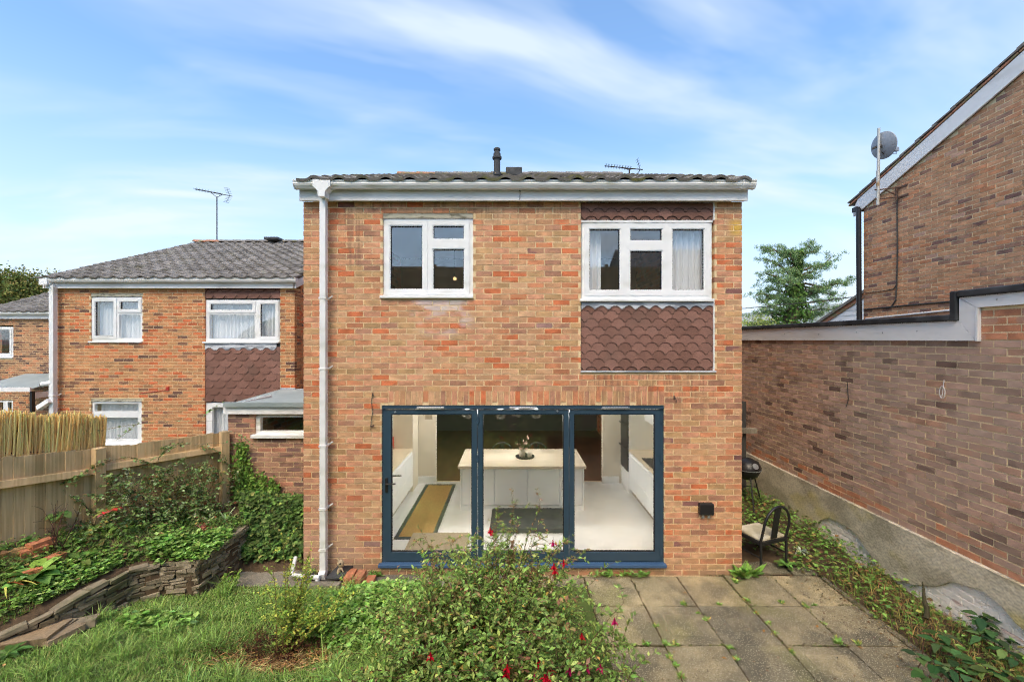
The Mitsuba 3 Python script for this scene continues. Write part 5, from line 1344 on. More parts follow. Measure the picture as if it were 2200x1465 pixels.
def inpoly(n, poly):
    out = []
    x0, y0, x1, y1 = poly.bounds
    from shapely import contains_xy
    while len(out) < n:
        q = np.column_stack([rng.uniform(x0, x1, 2 * n), rng.uniform(y0, y1, 2 * n)])
        out += list(q[contains_xy(poly, q[:, 0], q[:, 1])])
    return np.array(out[:n])


GR = [(.12, .21, .035), (.16, .265, .055), (.22, .33, .09), (.08, .15, .028), (.27, .29, .11)]
lawn_poly = Polygon([(-4.5, 3.55), (-4.30, 4.0), (-4.16, 4.64), (-4.0, 4.86), (-3.62, 4.92), (-3.56, 5.12), (-2.9, 5.16), (-2.2, 5.08), (-1.0, 5.02), (-.1, 4.95), (.35, 4.6), (.55, 4.0), (.62, 2.9), (-3.6, 2.9)])
xy = inpoly(84000, lawn_poly)
q = np.column_stack([xy * 1.9, 0 * xy[:, 0]])
dens = meshkit.fbm(q + 4.0, 3, 11)
soil = 1.1 * np.exp(-(((xy[:, 0] + 2.14) / .46) ** 2 + ((xy[:, 1] - 3.82) / .17) ** 2)) + .8 * np.exp(-(((xy[:, 0] + 3.15) / .55) ** 2 + ((xy[:, 1] - 4.33) / .10) ** 2))
flags = np.array([G(u, v, .26)[:2] for u, v in ((75, 1395), (118, 1385), (100, 1372), (165, 1361))])
soil = np.maximum(soil, (np.hypot(xy[:, None, 0] - flags[:, 0], xy[:, None, 1] - flags[:, 1]).min(1) < .15) * 1.0)
keep = rng.random(len(xy)) < np.clip(1.5 - dens * .9, .35, 1) * (1 - np.clip(soil * 1.15, 0, .97))
xy = xy[keep]
tall = 0.045 + .10 * np.clip(meshkit.fbm(np.column_stack([xy * 1.4, 0 * xy[:, 0]]) + 9, 3, 5) - .3, 0, 1) + .10 * np.exp(-(((xy[:, 0] + .9) / .5) ** 2 + ((xy[:, 1] - 3.45) / .4) ** 2))
g = blades(xy, z_lawn, tall, .0068, GR, [.24, .30, .24, .12, .10], .95)
xy2 = inpoly(13000, Polygon([(-6, -.25), (.9, -.25), (.6, 2.9), (-3.4, 2.9)]))
m = blades(xy2, z_lawn, .09, .012, GR, None, .6)
g.add(*m.get()[:2], col=m.get()[3])
xy3 = xy[rng.choice(len(xy), 2600)]
for _ in range(70):                                     # taller arching tufts
    if _ < 26:
        c = np.array([rng.normal(-.95, .22), rng.normal(3.42, .20)])
    else:
        c = xy[rng.integers(len(xy))]
    m = blades(c + rng.normal(0, .035, (90, 2)), z_lawn, np.full(90, .24 if _ < 26 else .15), .0075, GR[:3], None, 1.15)
    g.add(*m.get()[:2], col=m.get()[3])
m = cover(2600, xy3, z_lawn, .05, .026, [(.10, .19, .04), (.14, .24, .06), (.30, .20, .08)], [.5, .42, .08])
g.add(*m.get()[:2], col=m.get()[3])
tag(put('lawn_grass', g, 'm_leaf'), 'rough uneven green grass covering the sloping lawn', 'grass', kind='stuff')
st = MB()
xy = np.column_stack([rng.normal(-2.14, .30, 900), rng.normal(3.84, .09, 900)])
ang = rng.uniform(0, 6.28, 900)
st.leaves(np.column_stack([xy, z_lawn(xy[:, 0], xy[:, 1]) + rng.uniform(.01, .06, 900)]), np.stack([np.cos(ang), np.sin(ang), rng.normal(0, .12, 900)], -1), updir(900), rng.uniform(.06, .16, 900), .008, pick([(.36, .22, .08), (.24, .13, .05), (.42, .29, .13)], 900))
tag(put('dry_straw', st, 'm_leaf'), 'patch of dry straw-coloured grass under the small shrub', 'straw', kind='stuff')

# fuchsia in the middle of the foreground
fu = thing('fuchsia_bush', 'large sprawling fuchsia bush with red flowers in front of the doors', 'bush')
lf, stem, pts_all = MB(), MB(), []
FUC = [(.125, .205, .042), (.175, .275, .06), (.08, .14, .03), (.26, .35, .09), (.24, .14, .08), (.32, .24, .05)]
FUP = [.33, .32, .17, .12, .04, .02]
BR = [(.20, .13, .055), (.15, .15, .05), (.26, .15, .08), (.11, .13, .035)]
base = np.array([-.17, 3.42, .14])
for i in range(460):
    a = rng.uniform(0, 2 * np.pi)
    el = rng.beta(2.0, 1.5)
    tilt = (1 - el) * 1.25 + .06
    d = np.array([math.cos(a) * math.sin(tilt) * .98, math.sin(a) * math.sin(tilt) * .80, math.cos(tilt)])
    L = rng.uniform(.60, 1.06) * (1.0 + .12 * el)
    b = base + np.array([rng.normal(0, .16), rng.normal(0, .14), 0])
    pts = sprig(lf, stem, b, d, L, 34, .060, FUC, FUP, droop=rng.uniform(.45, 1.15), wid=.52, rad=.005, seg=8)
    pts_all.append(pts)
    for k in range(5):
        j = rng.integers(3, 9)
        dd = rng.normal(0, .6, 3) + d * .7 + (pts[j] - pts[j - 1]) * 6
        warm = rng.random() < .12
        sprig(lf, stem, pts[j], dd, rng.uniform(.16, .36), 16, .052, BR if warm else FUC, None if warm else FUP, droop=1.2, wid=.5, rad=.0025, seg=5)
for (u, v, yy) in ((1050, 1112, 3.72), (1148, 1108, 3.75), (1095, 1125, 3.7), (930, 1160, 3.75), (912, 1150, 3.7), (1175, 1150, 3.7), (990, 1190, 3.7), (1220, 1200, 3.6), (1110, 1150, 3.68), (1135, 1160, 3.7), (1070, 1165, 3.72), (1190, 1180, 3.68)):
    e = P(u, v, yy)
    b = base + (e - base) * .35
    pts = sprig(lf, stem, b, e - b + Z * .25, np.linalg.norm(e - b) * 1.1, 40, .040, BR + FUC[:3], None, droop=.5, wid=.5, rad=.004, seg=8, curl=.08)
    pts_all.append(pts)
    for k in range(9):
        j = rng.integers(3, 9)
        sprig(lf, stem, pts[j], rng.normal(0, .7, 3) + Z * .5, rng.uniform(.10, .24), 15, .036, BR + FUC[:3], None, droop=.9, wid=.5, rad=.0022, seg=4)
for (u, v, yy) in ((1290, 1300, 3.75), (1300, 1340, 3.7), (1270, 1380, 3.6), (1300, 1420, 3.4), (860, 1310, 3.6), (875, 1390, 3.5), (850, 1340, 3.7), (1240, 1280, 3.8)):
    e = P(u, v, yy)
    pts = sprig(lf, stem, base + Z * .4, e - base - Z * .4 + Z * .55, np.linalg.norm(e - base - Z * .4) * 1.15, 44, .044, FUC, FUP, droop=1.1, wid=.42, rad=.004, seg=8, curl=.06)
    pts_all.append(pts)
tag(put(fu + '__foliage', lf, 'm_leaf'), kind='stuff')
tag(put(fu + '__stem', stem, 'm_vc'), kind='stuff')
fl_at = [(u, v) for u, v in ((1053, 1145), (1058, 1150), (1188, 1172), (1190, 1222), (1192, 1232), (1211, 1215), (1019, 1358), (1012, 1402), (1016, 1408), (1148, 1462), (1180, 1455), (1262, 1440), (1290, 1440), (1224, 1446), (1170, 1462), (1090, 1440), (925, 1415), (890, 1405), (1320, 1340), (1160, 1430), (1250, 1372), (1088, 1452), (1176, 1465), (1184, 1446))]
for u, v in fl_at:
    cand = np.vstack(pts_all)
    cand = cand[cand[:, 1] < (3.55 if v > 1300 else 3.95)]
    pu, pv = px(cand)
    j = np.argmin((pu - u) ** 2 + (pv - v + 8) ** 2 + 900 * cand[:, 1])
    yy = cand[j, 1] - .05
    c = P(u, v, yy)
    m = MB()
    col = (.62, .012, .035) if rng.random() < .7 else (.55, .02, .14)
    m.lathe([(0, .03), (.006, .026), (.007, .006), (.011, -.006), (.010, -.022), (0, -.026)], c, n=6, col=np.array(col) * .8)
    a = np.arange(4) * np.pi / 2 + rng.random() * 3
    d = np.stack([np.cos(a), np.sin(a), -.55 + 0 * a], -1)
    m.leaves(np.repeat([c + Z * .006], 4, 0), d, np.repeat([[0, 0, 1.0]], 4, 0), .046, .018, np.repeat([col], 4, 0))
    m.tube([c - Z * .02, c - Z * .05], .0015, 3, col)
    m.tube([c + Z * .028, c + Z * .06 + rng.normal(0, .006, 3)], .001, 3, (.2, .08, .05))
    put(fu + '__flower', m, 'm_leaf')

# the small shrub left of it
bs = thing('berberis_shrub', 'small shrub with yellow-green shoots above a dark red dead base', 'shrub')
lf, stem = MB(), MB()
b0 = np.array([-2.14, 3.99, float(z_lawn(-2.14, 3.99))])
YG = [(.26, .34, .05), (.18, .28, .045), (.42, .40, .06), (.10, .18, .03)]
for (u, v, yy) in ((603, 1160, 3.95), (608, 1200, 3.9), (668, 1165, 4.1), (660, 1220, 4.0), (640, 1240, 3.95), (690, 1240, 4.1), (710, 1250, 4.05), (630, 1275, 3.9), (585, 1270, 3.9), (735, 1270, 4.1), (760, 1300, 4.0), (655, 1195, 4.0), (620, 1230, 3.95), (600, 1300, 3.9), (700, 1300, 3.95), (745, 1255, 4.15), (720, 1330, 3.9), (675, 1290, 3.9), (640, 1300, 4.0), (690, 1320, 3.85)):
    e = P(u, v, yy)
    pts = sprig(lf, stem, b0 + rng.normal(0, .05, 3) * [1, 1, 0], e - b0 + Z * .12, np.linalg.norm(e - b0) * 1.03, 60, .036, YG, [.34, .34, .16, .16], droop=.25, wid=.55, rad=.005, seg=8, curl=.07, scol=(.20, .13, .05))
    for k in range(7):
        j = rng.integers(3, 8)
        sprig(lf, stem, pts[j], rng.normal(0, .6, 3) + Z * .7, rng.uniform(.08, .22), 16, .034, YG, [.34, .34, .16, .16], droop=.3, wid=.55, rad=.002, seg=4)
tag(put(bs + '__foliage', lf, 'm_leaf'), kind='stuff')
dd, DR = MB(), [(.05, .012, .012), (.085, .02, .018), (.035, .012, .012), (.13, .06, .03)]
for i in range(240):
    p = b0 + np.array([rng.normal(-.08, .20), rng.normal(-.04, .10), rng.uniform(-.02, .06)])
    sprig(dd, stem, p, rng.normal(0, .5, 3) + Z * .9, rng.uniform(.10, .30), 14, .022, DR, None, droop=.6, wid=.4, rad=.0025, seg=4, scol=(.05, .02, .015))
tag(put(bs + '__dead_foliage', dd, 'm_leaf'), 'dark red dead leaves round the base', kind='stuff')
tag(put(bs + '__stem', stem, 'm_vc'), kind='stuff')


def patch(key, label, cat, poly, zf, n, h, size, cols, p=None, wid=.75, lay=.4, stems=0):
    m = cover(n, inpoly(n, poly), zf, h, size, cols, p, wid, lay)
    k = put(key, m, 'm_leaf')
    return tag(k, label, cat, kind='stuff')


def ell(cx, cy, rx, ry, n=24):
    a = np.linspace(0, 6.2832, n, endpoint=False)
    return Polygon(np.column_stack([cx + rx * np.cos(a) * (1 + .15 * np.sin(3 * a + cx)), cy + ry * np.sin(a) * (1 + .15 * np.cos(2 * a + cy))]))


BRT = [(.12, .23, .04), (.16, .30, .055), (.085, .17, .03), (.20, .32, .09)]
DRK = [(.055, .105, .03), (.08, .145, .036), (.115, .19, .05), (.035, .07, .02), (.22, .24, .07)]
dome = lambda cx, cy, rx, ry, h, zf: (lambda x, y: zf(x, y) + h * np.clip(1 - ((x - cx) / rx) ** 2 - ((y - cy) / ry) ** 2, 0, 1) ** .7)
patch('balm_patch', 'bright green clump of leafy balm between the small shrub and the fuchsia', 'plant', ell(-1.35, 4.42, .75, .52), dome(-1.35, 4.42, .8, .55, .20, z_lawn), 4200, .14, .055, BRT)
patch('weed_clump', 'leafy green weeds in the lawn at the wall foot', 'weeds', ell(-3.55, 4.22, .35, .16), z_lawn, 500, .12, .06, BRT)

# flower bed
bed_poly = Polygon([(-5.5, 3.4), (-5.3, 4.4), (-5.05, 5.2), (-4.4, 6.35), (-3.6, 5.9), (-3.74, 5.0), (-4.1, 4.86), (-4.34, 4.6), (-4.5, 4.0), (-4.75, 3.55)])
xy = inpoly(6200, bed_poly)
bare = np.exp(-(((xy[:, 0] + 4.42) / .20) ** 2 + ((xy[:, 1] - 5.06) / .14) ** 2)) + .6 * np.exp(-(((xy[:, 0] + 4.62) / .12) ** 2 + ((xy[:, 1] - 4.35) / .3) ** 2))
xy = xy[rng.random(len(xy)) > bare * 1.2]
tag(put('ground_cover', cover(len(xy), xy, z_bed, .09, .03 + .05 * rng.random(len(xy)) ** 2, DRK[:3] + BRT[:3] + [(.22, .15, .06)], [.15, .19, .19, .15, .12, .11, .09], .65, .6), 'm_leaf'), 'low mixed leaves covering the flower bed behind the stone wall', 'ground cover', kind='stuff')
m = blades(inpoly(9000, bed_poly), z_bed, .07, .006, GR, None, 1.0)
tag(put('bed_grass', m, 'm_leaf'), 'thin grass growing between the plants in the flower bed', 'grass', kind='stuff')
patch('creeping_jenny', 'bright round-leaved creeper spilling over the middle of the stone wall', 'plant', Polygon([(-4.15, 4.75), (-3.62, 4.9), (-3.58, 5.4), (-3.75, 5.5), (-4.3, 5.0)]), lambda x, y: z_bed(x, y) + .02, 1100, .10, .055, BRT, None, .95)
patch('clover_mat', 'pale green clover mat along the left part of the stone wall', 'plant', Polygon([(-4.5, 4.0), (-4.3, 4.6), (-4.42, 4.75), (-4.75, 4.4), (-4.7, 3.9)]), lambda x, y: z_bed(x, y) + .02, 900, .06, .04, BRT, None, .95)


def rosette(key, label, cat, c, n, L, W, cols, p=None, up=.9, part='leaf', mid=.5):
    """big leaves from one root, each a part of its own: a midrib fold and two bends"""
    t = thing(key, label, cat)
    for i in range(n):
        a = i * 2.399 + rng.normal(0, .2)
        d = np.array([math.cos(a), math.sin(a), up * rng.uniform(.35, 1.2)]); d /= np.linalg.norm(d)
        s = np.array([-math.sin(a), math.cos(a), 0])
        l = L * rng.uniform(.65, 1.15)
        w = W * rng.uniform(.75, 1.15)
        prof = [(0, .06), (.22, .45), (.5, 1), (.78, .72), (1, .03)]
        rows = []
        for f, k in prof:
            o = np.asarray(c) + d * l * f - Z * l * .42 * f * f
            rows += [o - s * w * k / 2 + Z * w * .12 * k, o - Z * .0, o + s * w * k / 2 + Z * w * .12 * k]
        v = np.array(rows) + rng.normal(0, .003, (15, 3))
        f = [[3 * r + q, 3 * r + q + 1, 3 * r + q + 4, 3 * r + q + 3] for r in range(4) for q in range(2)]
        put(t + '__' + part, MB().add(v, f, (.5, .5), pick(cols, 1, p)[0]), 'm_leaf', smooth=True)
    return t


def bedpt(u, v, z=.7):
    for _ in range(8):
        q = G(u, v, z)
        z = float(z_bed(q[0], q[1]))
    return np.array([q[0], q[1], z])


rosette('dock_plant', 'large broad-leaved bright green dock at the left edge of the bed', 'plant', bedpt(75, 1265) + Z * .02, 22, .30, .11, BRT, None, 1.0)
rosette('dock_plant', 'smaller broad-leaved dock right of the large dock in the bed', 'plant', bedpt(175, 1250) + Z * .02, 13, .20, .085, BRT[:3], None, .9)
rosette('strap_leaf_plant', 'yellow striped strap-leaved plant at the bottom of the left edge', 'plant', bedpt(8, 1330, .6), 16, .34, .022, [(.42, .38, .07), (.30, .32, .07), (.35, .12, .04)], None, .5)
rosette('hydrangea', 'autumn hydrangea with red and orange leaves below the fence post', 'plant', P(232, 1105, 4.75), 34, .13, .075, [(.42, .02, .02), (.30, .06, .02), (.16, .17, .04), (.10, .13, .03), (.35, .10, .08)], [.14, .10, .32, .32, .12], .7)
rosette('bergenia', 'bronze round-leaved clump in the middle of the bed below the creeper', 'plant', bedpt(330, 1125, .8) + Z * .05, 22, .15, .11, [(.10, .15, .05), (.16, .13, .08), (.07, .10, .03)], None, .9)
rosette('strawberry_plant', 'reddening leafy clump at the right end of the bed near the wall top', 'plant', bedpt(440, 1140, .7) + Z * .03, 30, .14, .09, [(.12, .14, .04), (.25, .08, .05), (.09, .14, .03), (.32, .17, .12)], None, .8)
rosette('iris', 'pale upright iris leaves near the right end of the stone wall', 'plant', bedpt(485, 1130, .7), 5, .34, .022, [(.20, .32, .12), (.28, .40, .20)], None, 3.0)
rosette('fern_clump', 'leafy rosette at the bottom left corner beside the sandstone flags', 'plant', np.array([-4.35, 3.62, float(z_lawn(-4.35, 3.62)) + .03]), 16, .16, .05, [(.06, .13, .03), (.10, .19, .05)], None, .8)
tw = thing('bare_twig_shrub', 'leafless dark twiggy shrub standing before the left fence', 'shrub')
m, lfm = MB(), MB()
b0 = bedpt(122, 1195, .9)
for (u, v) in ((130, 1080), (150, 1085), (100, 1100), (140, 1110), (165, 1095), (110, 1130), (85, 1135), (128, 1100), (150, 1125)):
    e = P(u, v, b0[1] - .02 + rng.normal(0, .05))
    pts = sprig(lfm, m, b0 + rng.normal(0, .02, 3), e - b0, np.linalg.norm(e - b0), 3, .025, [(.20, .05, .04), (.15, .12, .05)], None, 0, .5, .006, 7, curl=.12, scol=(.09, .05, .045))
    for k in range(4):
        j = rng.integers(3, 8)
        sprig(lfm, m, pts[j], rng.normal(0, .5, 3) + Z * .6, rng.uniform(.06, .16), 1, .02, [(.2, .06, .04)], None, 0, .5, .003, 4, scol=(.09, .05, .045))
tag(put(tw + '__stem', m, 'm_vc'), kind='stuff')
tag(put(tw + '__leaves', lfm, 'm_leaf'), kind='stuff')
tc = rosette('trailing_bindweed', 'dark heart-shaped leaves trailing down the left fence boards', 'plant', P(118, 1108, 4.78) + X * .06, 9, .13, .11, [(.05, .10, .025), (.07, .14, .03)], None, .3)
vp = thing('variegated_plant', 'white-edged variegated plant beside the fence post', 'plant')
lf, stem = MB(), MB()
for (u, v) in ((165, 1085), (172, 1110), (160, 1120), (178, 1140), (150, 1150), (275, 1035), (262, 1050), (285, 1065), (270, 1080), (285, 1010)):
    yy = 4.95 if u < 200 else 5.2
    e = P(u, v, yy)
    b = e - Z * .25
    sprig(lf, stem, b, Z + rng.normal(0, .2, 3), .28, 55, .026, [(.50, .55, .42), (.14, .2, .07), (.32, .38, .22)], None, .2, .6, .003, 5)
tag(put(vp + '__foliage', lf, 'm_leaf'), kind='stuff')
tag(put(vp + '__stem', stem, 'm_vc'), kind='stuff')
# brambles over the second fence panel
cr = thing('bramble_creeper', 'tangle of bramble and rose climbing over the second fence panel', 'creeper')
lf, stem = MB(), MB()
CRC = [(.10, .17, .05), (.15, .24, .075), (.20, .29, .12), (.05, .09, .026), (.24, .31, .17), (.26, .20, .05), (.20, .08, .04)]
CRP = [.27, .25, .15, .16, .10, .04, .03]
dF = np.append((FC - FB) / np.linalg.norm(FC - FB), 0)
nF = np.array([dF[1], -dF[0], 0])
for i in range(92):
    s = rng.uniform(-.15, 1.36)
    h = rng.beta(1.5, 1.5)
    if 0.25 < s < 1.0 and h > .5 and rng.random() < .55:
        h *= .55
    b = np.append(FB, 0) + dF * s + nF * rng.uniform(.04, .10 + .40 * (1 - h)) + Z * (.62 + h * .98)
    d = dF * rng.normal(0, 1) + nF * rng.uniform(-.05, .5) + Z * rng.normal(.35, .5)
    pts = sprig(lf, stem, b, d, rng.uniform(.25, .6), 24, .052, CRC, CRP, droop=rng.uniform(.6, 1.6), wid=.62, rad=.004, seg=7, scol=(.14, .10, .06))
    for k in range(2):
        j = rng.integers(2, 7)
        sprig(lf, stem, pts[j], rng.normal(0, .7, 3) + nF * .3, rng.uniform(.12, .25), 11, .046, CRC, CRP, 1.0, .62, .0025, 4, scol=(.14, .10, .06))
for i in range(80):                                        # the lower tangle in front of the panel
    s = rng.uniform(-.1, 1.5)
    b = np.append(FB, 0) + dF * s + nF * rng.uniform(.08, .62)
    b[2] = float(z_bed(b[0], b[1])) + rng.uniform(.0, .34) * (1.1 - .5 * abs(s - .7))
    sprig(lf, stem, b, rng.normal(0, .8, 3) + Z * .7, rng.uniform(.2, .45), 22, .052, CRC, CRP, 1.3, .65, .004, 6, scol=(.14, .10, .06))
for (a, c) in (((205, 930), (480, 905)), ((300, 1010), (400, 985)), ((420, 960), (520, 975)), ((250, 950), (330, 925)), ((430, 905), (490, 880)), ((480, 930), (545, 965))):
    p, q = P(a[0], a[1], 5.6 if a[0] < 300 else 6.0), P(c[0], c[1], 6.2)
    sprig(lf, stem, p, q - p + Z * .2, np.linalg.norm(q - p), 16, .05, CRC, CRP, .35, .6, .004, 8, scol=(.25, .2, .13))
tag(put(cr + '__foliage', lf, 'm_leaf'), kind='stuff')
tag(put(cr + '__stem', stem, 'm_vc'), kind='stuff')

# ivy on the outbuilding wall
iv = thing('wall_ivy', 'bright ivy climbing the outbuilding brickwork in columns', 'ivy')
lf, stem = MB(), MB()
IV = [(.075, .15, .025), (.11, .21, .03), (.16, .27, .05), (.05, .10, .02)]
for (u0, v0, u1, v1, wd, n) in ((530, 1110, 517, 955, 13, 900), (548, 1120, 540, 1020, 16, 600), (555, 1100, 566, 1028, 8, 260), (585, 1100, 584, 1033, 6, 220), (592, 1090, 598, 1045, 4, 120), (572, 1110, 570, 1050, 6, 150), (505, 1100, 512, 1050, 7, 160), (560, 1115, 585, 1075, 16, 320), (600, 1100, 640, 1085, 12, 320)):
    s = rng.random(n)
    u = u0 + (u1 - u0) * s + rng.normal(0, 1, n) * wd * (.55 + .45 * (1 - s))
    v = v0 + (v1 - v0) * s + rng.normal(0, 4, n)
    yy = YS - rng.uniform(.01, .07, n)
    p = np.stack([(u - CU) * yy / F, yy, CZ - (v - HV) * yy / F], -1)
    d = np.stack([rng.normal(0, .7, n), rng.uniform(-.6, -.1, n), rng.normal(-.3, .6, n)], -1)
    lf.leaves(p, d, -Y + rng.normal(0, .4, (n, 3)) + Z * .3, .042 * rng.uniform(.6, 1.3, n), .042 * rng.uniform(.6, 1.2, n), pick(IV, n))
    stem.tube([P(u0, v0, YS - .012), P((u0 + u1) / 2 + 2, (v0 + v1) / 2, YS - .012), P(u1, v1, YS - .012)], .006, 4, (.12, .08, .05))
tag(put(iv + '__foliage', lf, 'm_leaf'), kind='stuff')
tag(put(iv + '__stem', stem, 'm_vc'), kind='stuff')
# dark ivy bank in the corner
im = thing('ivy_bank', 'dark ivy bank filling the corner between stone wall and house', 'ivy')
lf = MB()
n = 5200
xy = inpoly(n, Polygon([(-3.62, 5.55), (-2.80, 5.62), (-2.76, 6.38), (-4.2, 6.38), (-3.7, 5.8)]))
zi = lambda x, y: .06 + .62 * np.clip((y - 5.48) / .62, 0, 1) ** .8 + .12 * (meshkit.fbm(np.stack([x * 4, y * 4, 0 * x], -1), 3, 3) - .5) + .10 * np.clip(-3.1 - x, 0, 1)
z = zi(xy[:, 0], xy[:, 1]) + rng.uniform(-.1, .05, n)
ang = rng.uniform(0, 6.28, n)
lf.leaves(np.column_stack([xy, z]), np.stack([np.cos(ang), np.sin(ang) - .5, rng.normal(-.25, .4, n)], -1), np.array([0, -.6, .8]) + rng.normal(0, .45, (n, 3)), .06 * rng.uniform(.6, 1.4, n), .052 * rng.uniform(.6, 1.3, n), pick(DRK + [(.10, .19, .04)], n, [.24, .24, .2, .16, .03, .13]))
tag(put(im + '__foliage', lf, 'm_leaf'), kind='stuff')
m = MB()
for i in range(26):
    c = np.array([rng.uniform(-3.6, -2.8), rng.uniform(5.7, 6.3), 0])
    m.tube([c + Z * (float(zi(c[0], c[1])) - .3), c + Z * (float(zi(c[0], c[1])) - .02) + rng.normal(0, .08, 3)], .008, 4, (.08, .06, .04))
tag(put(im + '__stem', m, 'm_vc'), kind='stuff')
put(im + '__soil', grid(-4.2, -2.73, 26, 5.5, 6.42, 20, lambda x, y: zi(x, y) - .16), 'm_soil', smooth=True)
sp = thing('laurel_sapling', 'yellow-green leafy sapling at the end of the stone wall', 'plant')
lf, stem = MB(), MB()
for (u, v) in ((475, 1225), (480, 1245), (470, 1262), (520, 1228), (515, 1245), (498, 1262), (485, 1275), (510, 1222), (525, 1215)):
    e = P(u, v, 5.1)
    b = P(490, 1285, 5.12)
    sprig(lf, stem, b, e - b, np.linalg.norm(e - b), 12, .075, [(.17, .28, .04), (.12, .22, .03), (.24, .33, .07)], None, .1, .6, .004, 5)
tag(put(sp + '__foliage', lf, 'm_leaf'), kind='stuff')
tag(put(sp + '__stem', stem, 'm_vc'), kind='stuff')

# the strip along the garage
zs = lambda x, y: -.035 + np.clip((x - 3.98) * 3, 0, 1) * (.06 + .10 * meshkit.fbm(np.stack([x * 3, y * 3, 0 * x], -1), 3, 2)) + np.where(y > 5.47, .06, 0)
STR = [(.065, .13, .025), (.10, .19, .035), (.14, .25, .05), (.20, .20, .05), (.16, .09, .04)]
n = 6500
xy = inpoly(n, Polygon([(3.98, 3.2), (4.70, 3.2), (4.70, 8.6), (3.1, 8.6), (3.1, 6.2), (3.72, 5.8), (3.72, 5.5), (4.0, 5.35)]))
keep = rng.random(n) < np.clip(.30 + 1.6 * (meshkit.fbm(np.column_stack([xy * 2.6, 0 * xy[:, 0]]) + 2, 3, 6) - .3) + .5 * (xy[:, 1] > 4.9), .08, 1)
xy = xy[keep]
tag(put('strip_ground_cover', cover(len(xy), xy, zs, .16, .055, STR, [.27, .3, .23, .1, .1], .65, .5), 'm_leaf'), 'ragged green weeds covering the strip beside the garage wall', 'ground cover', kind='stuff')
m = blades(inpoly(1500, Polygon([(4.0, 3.3), (4.66, 3.3), (4.66, 5.4), (4.05, 5.4)])), zs, .13, .007, [(.30, .20, .07), (.20, .13, .05), (.12, .2, .04)], None, 1.3)
tag(put('dry_stalks', m, 'm_leaf'), 'dry brown grass stalks in the strip beside the patio', 'dry grass', kind='stuff')
for i, (u, v, lab) in enumerate(((1985, 1320, 'bright broad-leaved weed rosette at the patio edge, nearest the broken render'), (1690, 1265 - 45, 'low weed rosette between the black chair and the garage'), (1880, 1240, 'weed rosette beside the patio, halfway along the garage base'))):
    c = G(u, v, .06)
    rosette('weed_rosette', lab, 'weed', c, 18, .17, .055, STR[:3], None, .8)
pa = rosette('papery_sage', 'silvery sage clump on the ground just right of the chair', 'plant', G(1720, 1190, .1), 16, .12, .035, [(.30, .38, .30), (.2, .28, .18)], None, .7)
br = thing('bramble', 'dark glossy bramble with large leaves in the bottom right corner', 'bramble')
BRM = [(.022, .06, .022), (.035, .085, .03), (.05, .11, .035), (.075, .14, .04)]
stem = MB()
k_ = 0
for (u, v, yy) in ((2015, 1385, 3.95), (2060, 1400, 3.9), (2005, 1430, 3.7), (2045, 1440, 3.65), (2110, 1370, 4.0), (2130, 1355, 4.05), (2180, 1340, 4.1), (2190, 1330, 4.1), (2100, 1430, 3.7), (2130, 1450, 3.6), (2080, 1455, 3.6), (2160, 1400, 3.85), (2185, 1420, 3.75), (2020, 1365, 4.0), (2150, 1375, 3.95), (2175, 1455, 3.6), (1975, 1415, 3.8), (1990, 1455, 3.6), (2060, 1425, 3.75)):
    b = P(u, v, yy)
    b[0] = min(b[0], 4.6)
    g0 = np.array([b[0] + rng.normal(0, .1), b[1] + .1, .0])
    stem.tube([g0, (g0 + b) / 2 + rng.normal(0, .03, 3) + Z * .05, b], [.006, .005, .003], 5, (.16, .09, .06))
    a0 = rng.uniform(0, 6.28)
    for j in range(4):
        a = a0 + j * 1.7 + rng.normal(0, .2)
        d = np.array([math.cos(a), math.sin(a) * .9, rng.uniform(-.25, .25)])
        s = np.array([-math.sin(a), math.cos(a), 0])
        l, w = rng.uniform(.09, .15), rng.uniform(.06, .09)
        rows = []
        for f, kk in ((0, .05), (.2, .75), (.45, 1), (.75, .62), (1, .03)):
            o = b + d * (.02 + l * f) - Z * l * .25 * f * f
            rows += [o - s * w * kk / 2 + Z * w * .10 * kk, o, o + s * w * kk / 2 + Z * w * .10 * kk]
        f = [[3 * r + q, 3 * r + q + 1, 3 * r + q + 4, 3 * r + q + 3] for r in range(4) for q in range(2)]
        put(br + '__leaf', MB().add(np.array(rows) + rng.normal(0, .003, (15, 3)), f, (.5, .5), pick(BRM, 1)[0]), 'm_leaf', smooth=True)
tag(put(br + '__stem', stem, 'm_vc'), kind='stuff')
sm = MB()
a, b = P(1992, 1335, 4.42), P(1982, 1255, 4.62)
sm.tube([a + (b - a) * t + np.array([.012 * math.sin(t * 9), .01 * math.cos(t * 7), 0]) for t in np.linspace(0, 1, 9)], [.026, .025, .021, .023, .018, .017, .012, .010, .005], 8, (.06, .055, .03))
tag(put('mossy_stump', sm, 'm_vc'), 'mossy broken stem leaning on the garage render', 'stem')

# moss along the joints
n = 2600
a = rng.integers(0, 2, n)
gx_, gy_ = np.array(SLAB_X)[rng.integers(0, 7, n)], np.array(SLAB_Y)[rng.integers(0, 4, n)]
xy = np.where(a[:, None] == 0, np.column_stack([gx_ + rng.normal(0, .008, n), rng.uniform(3.3, 5.45, n)]), np.column_stack([rng.uniform(.5, 3.98, n), gy_ + rng.normal(0, .008, n)]))
xy = xy[meshkit.fbm(np.column_stack([xy * 3.1, 0 * xy[:, 0]]), 3, 4) > .46]
tag(put('patio__joint_moss', cover(len(xy), xy, lambda x, y: 0 * x - .004, .014, .022, [(.06, .075, .02), (.09, .10, .025), (.05, .045, .025)], None, .8, .6), 'm_leaf'), kind='stuff')

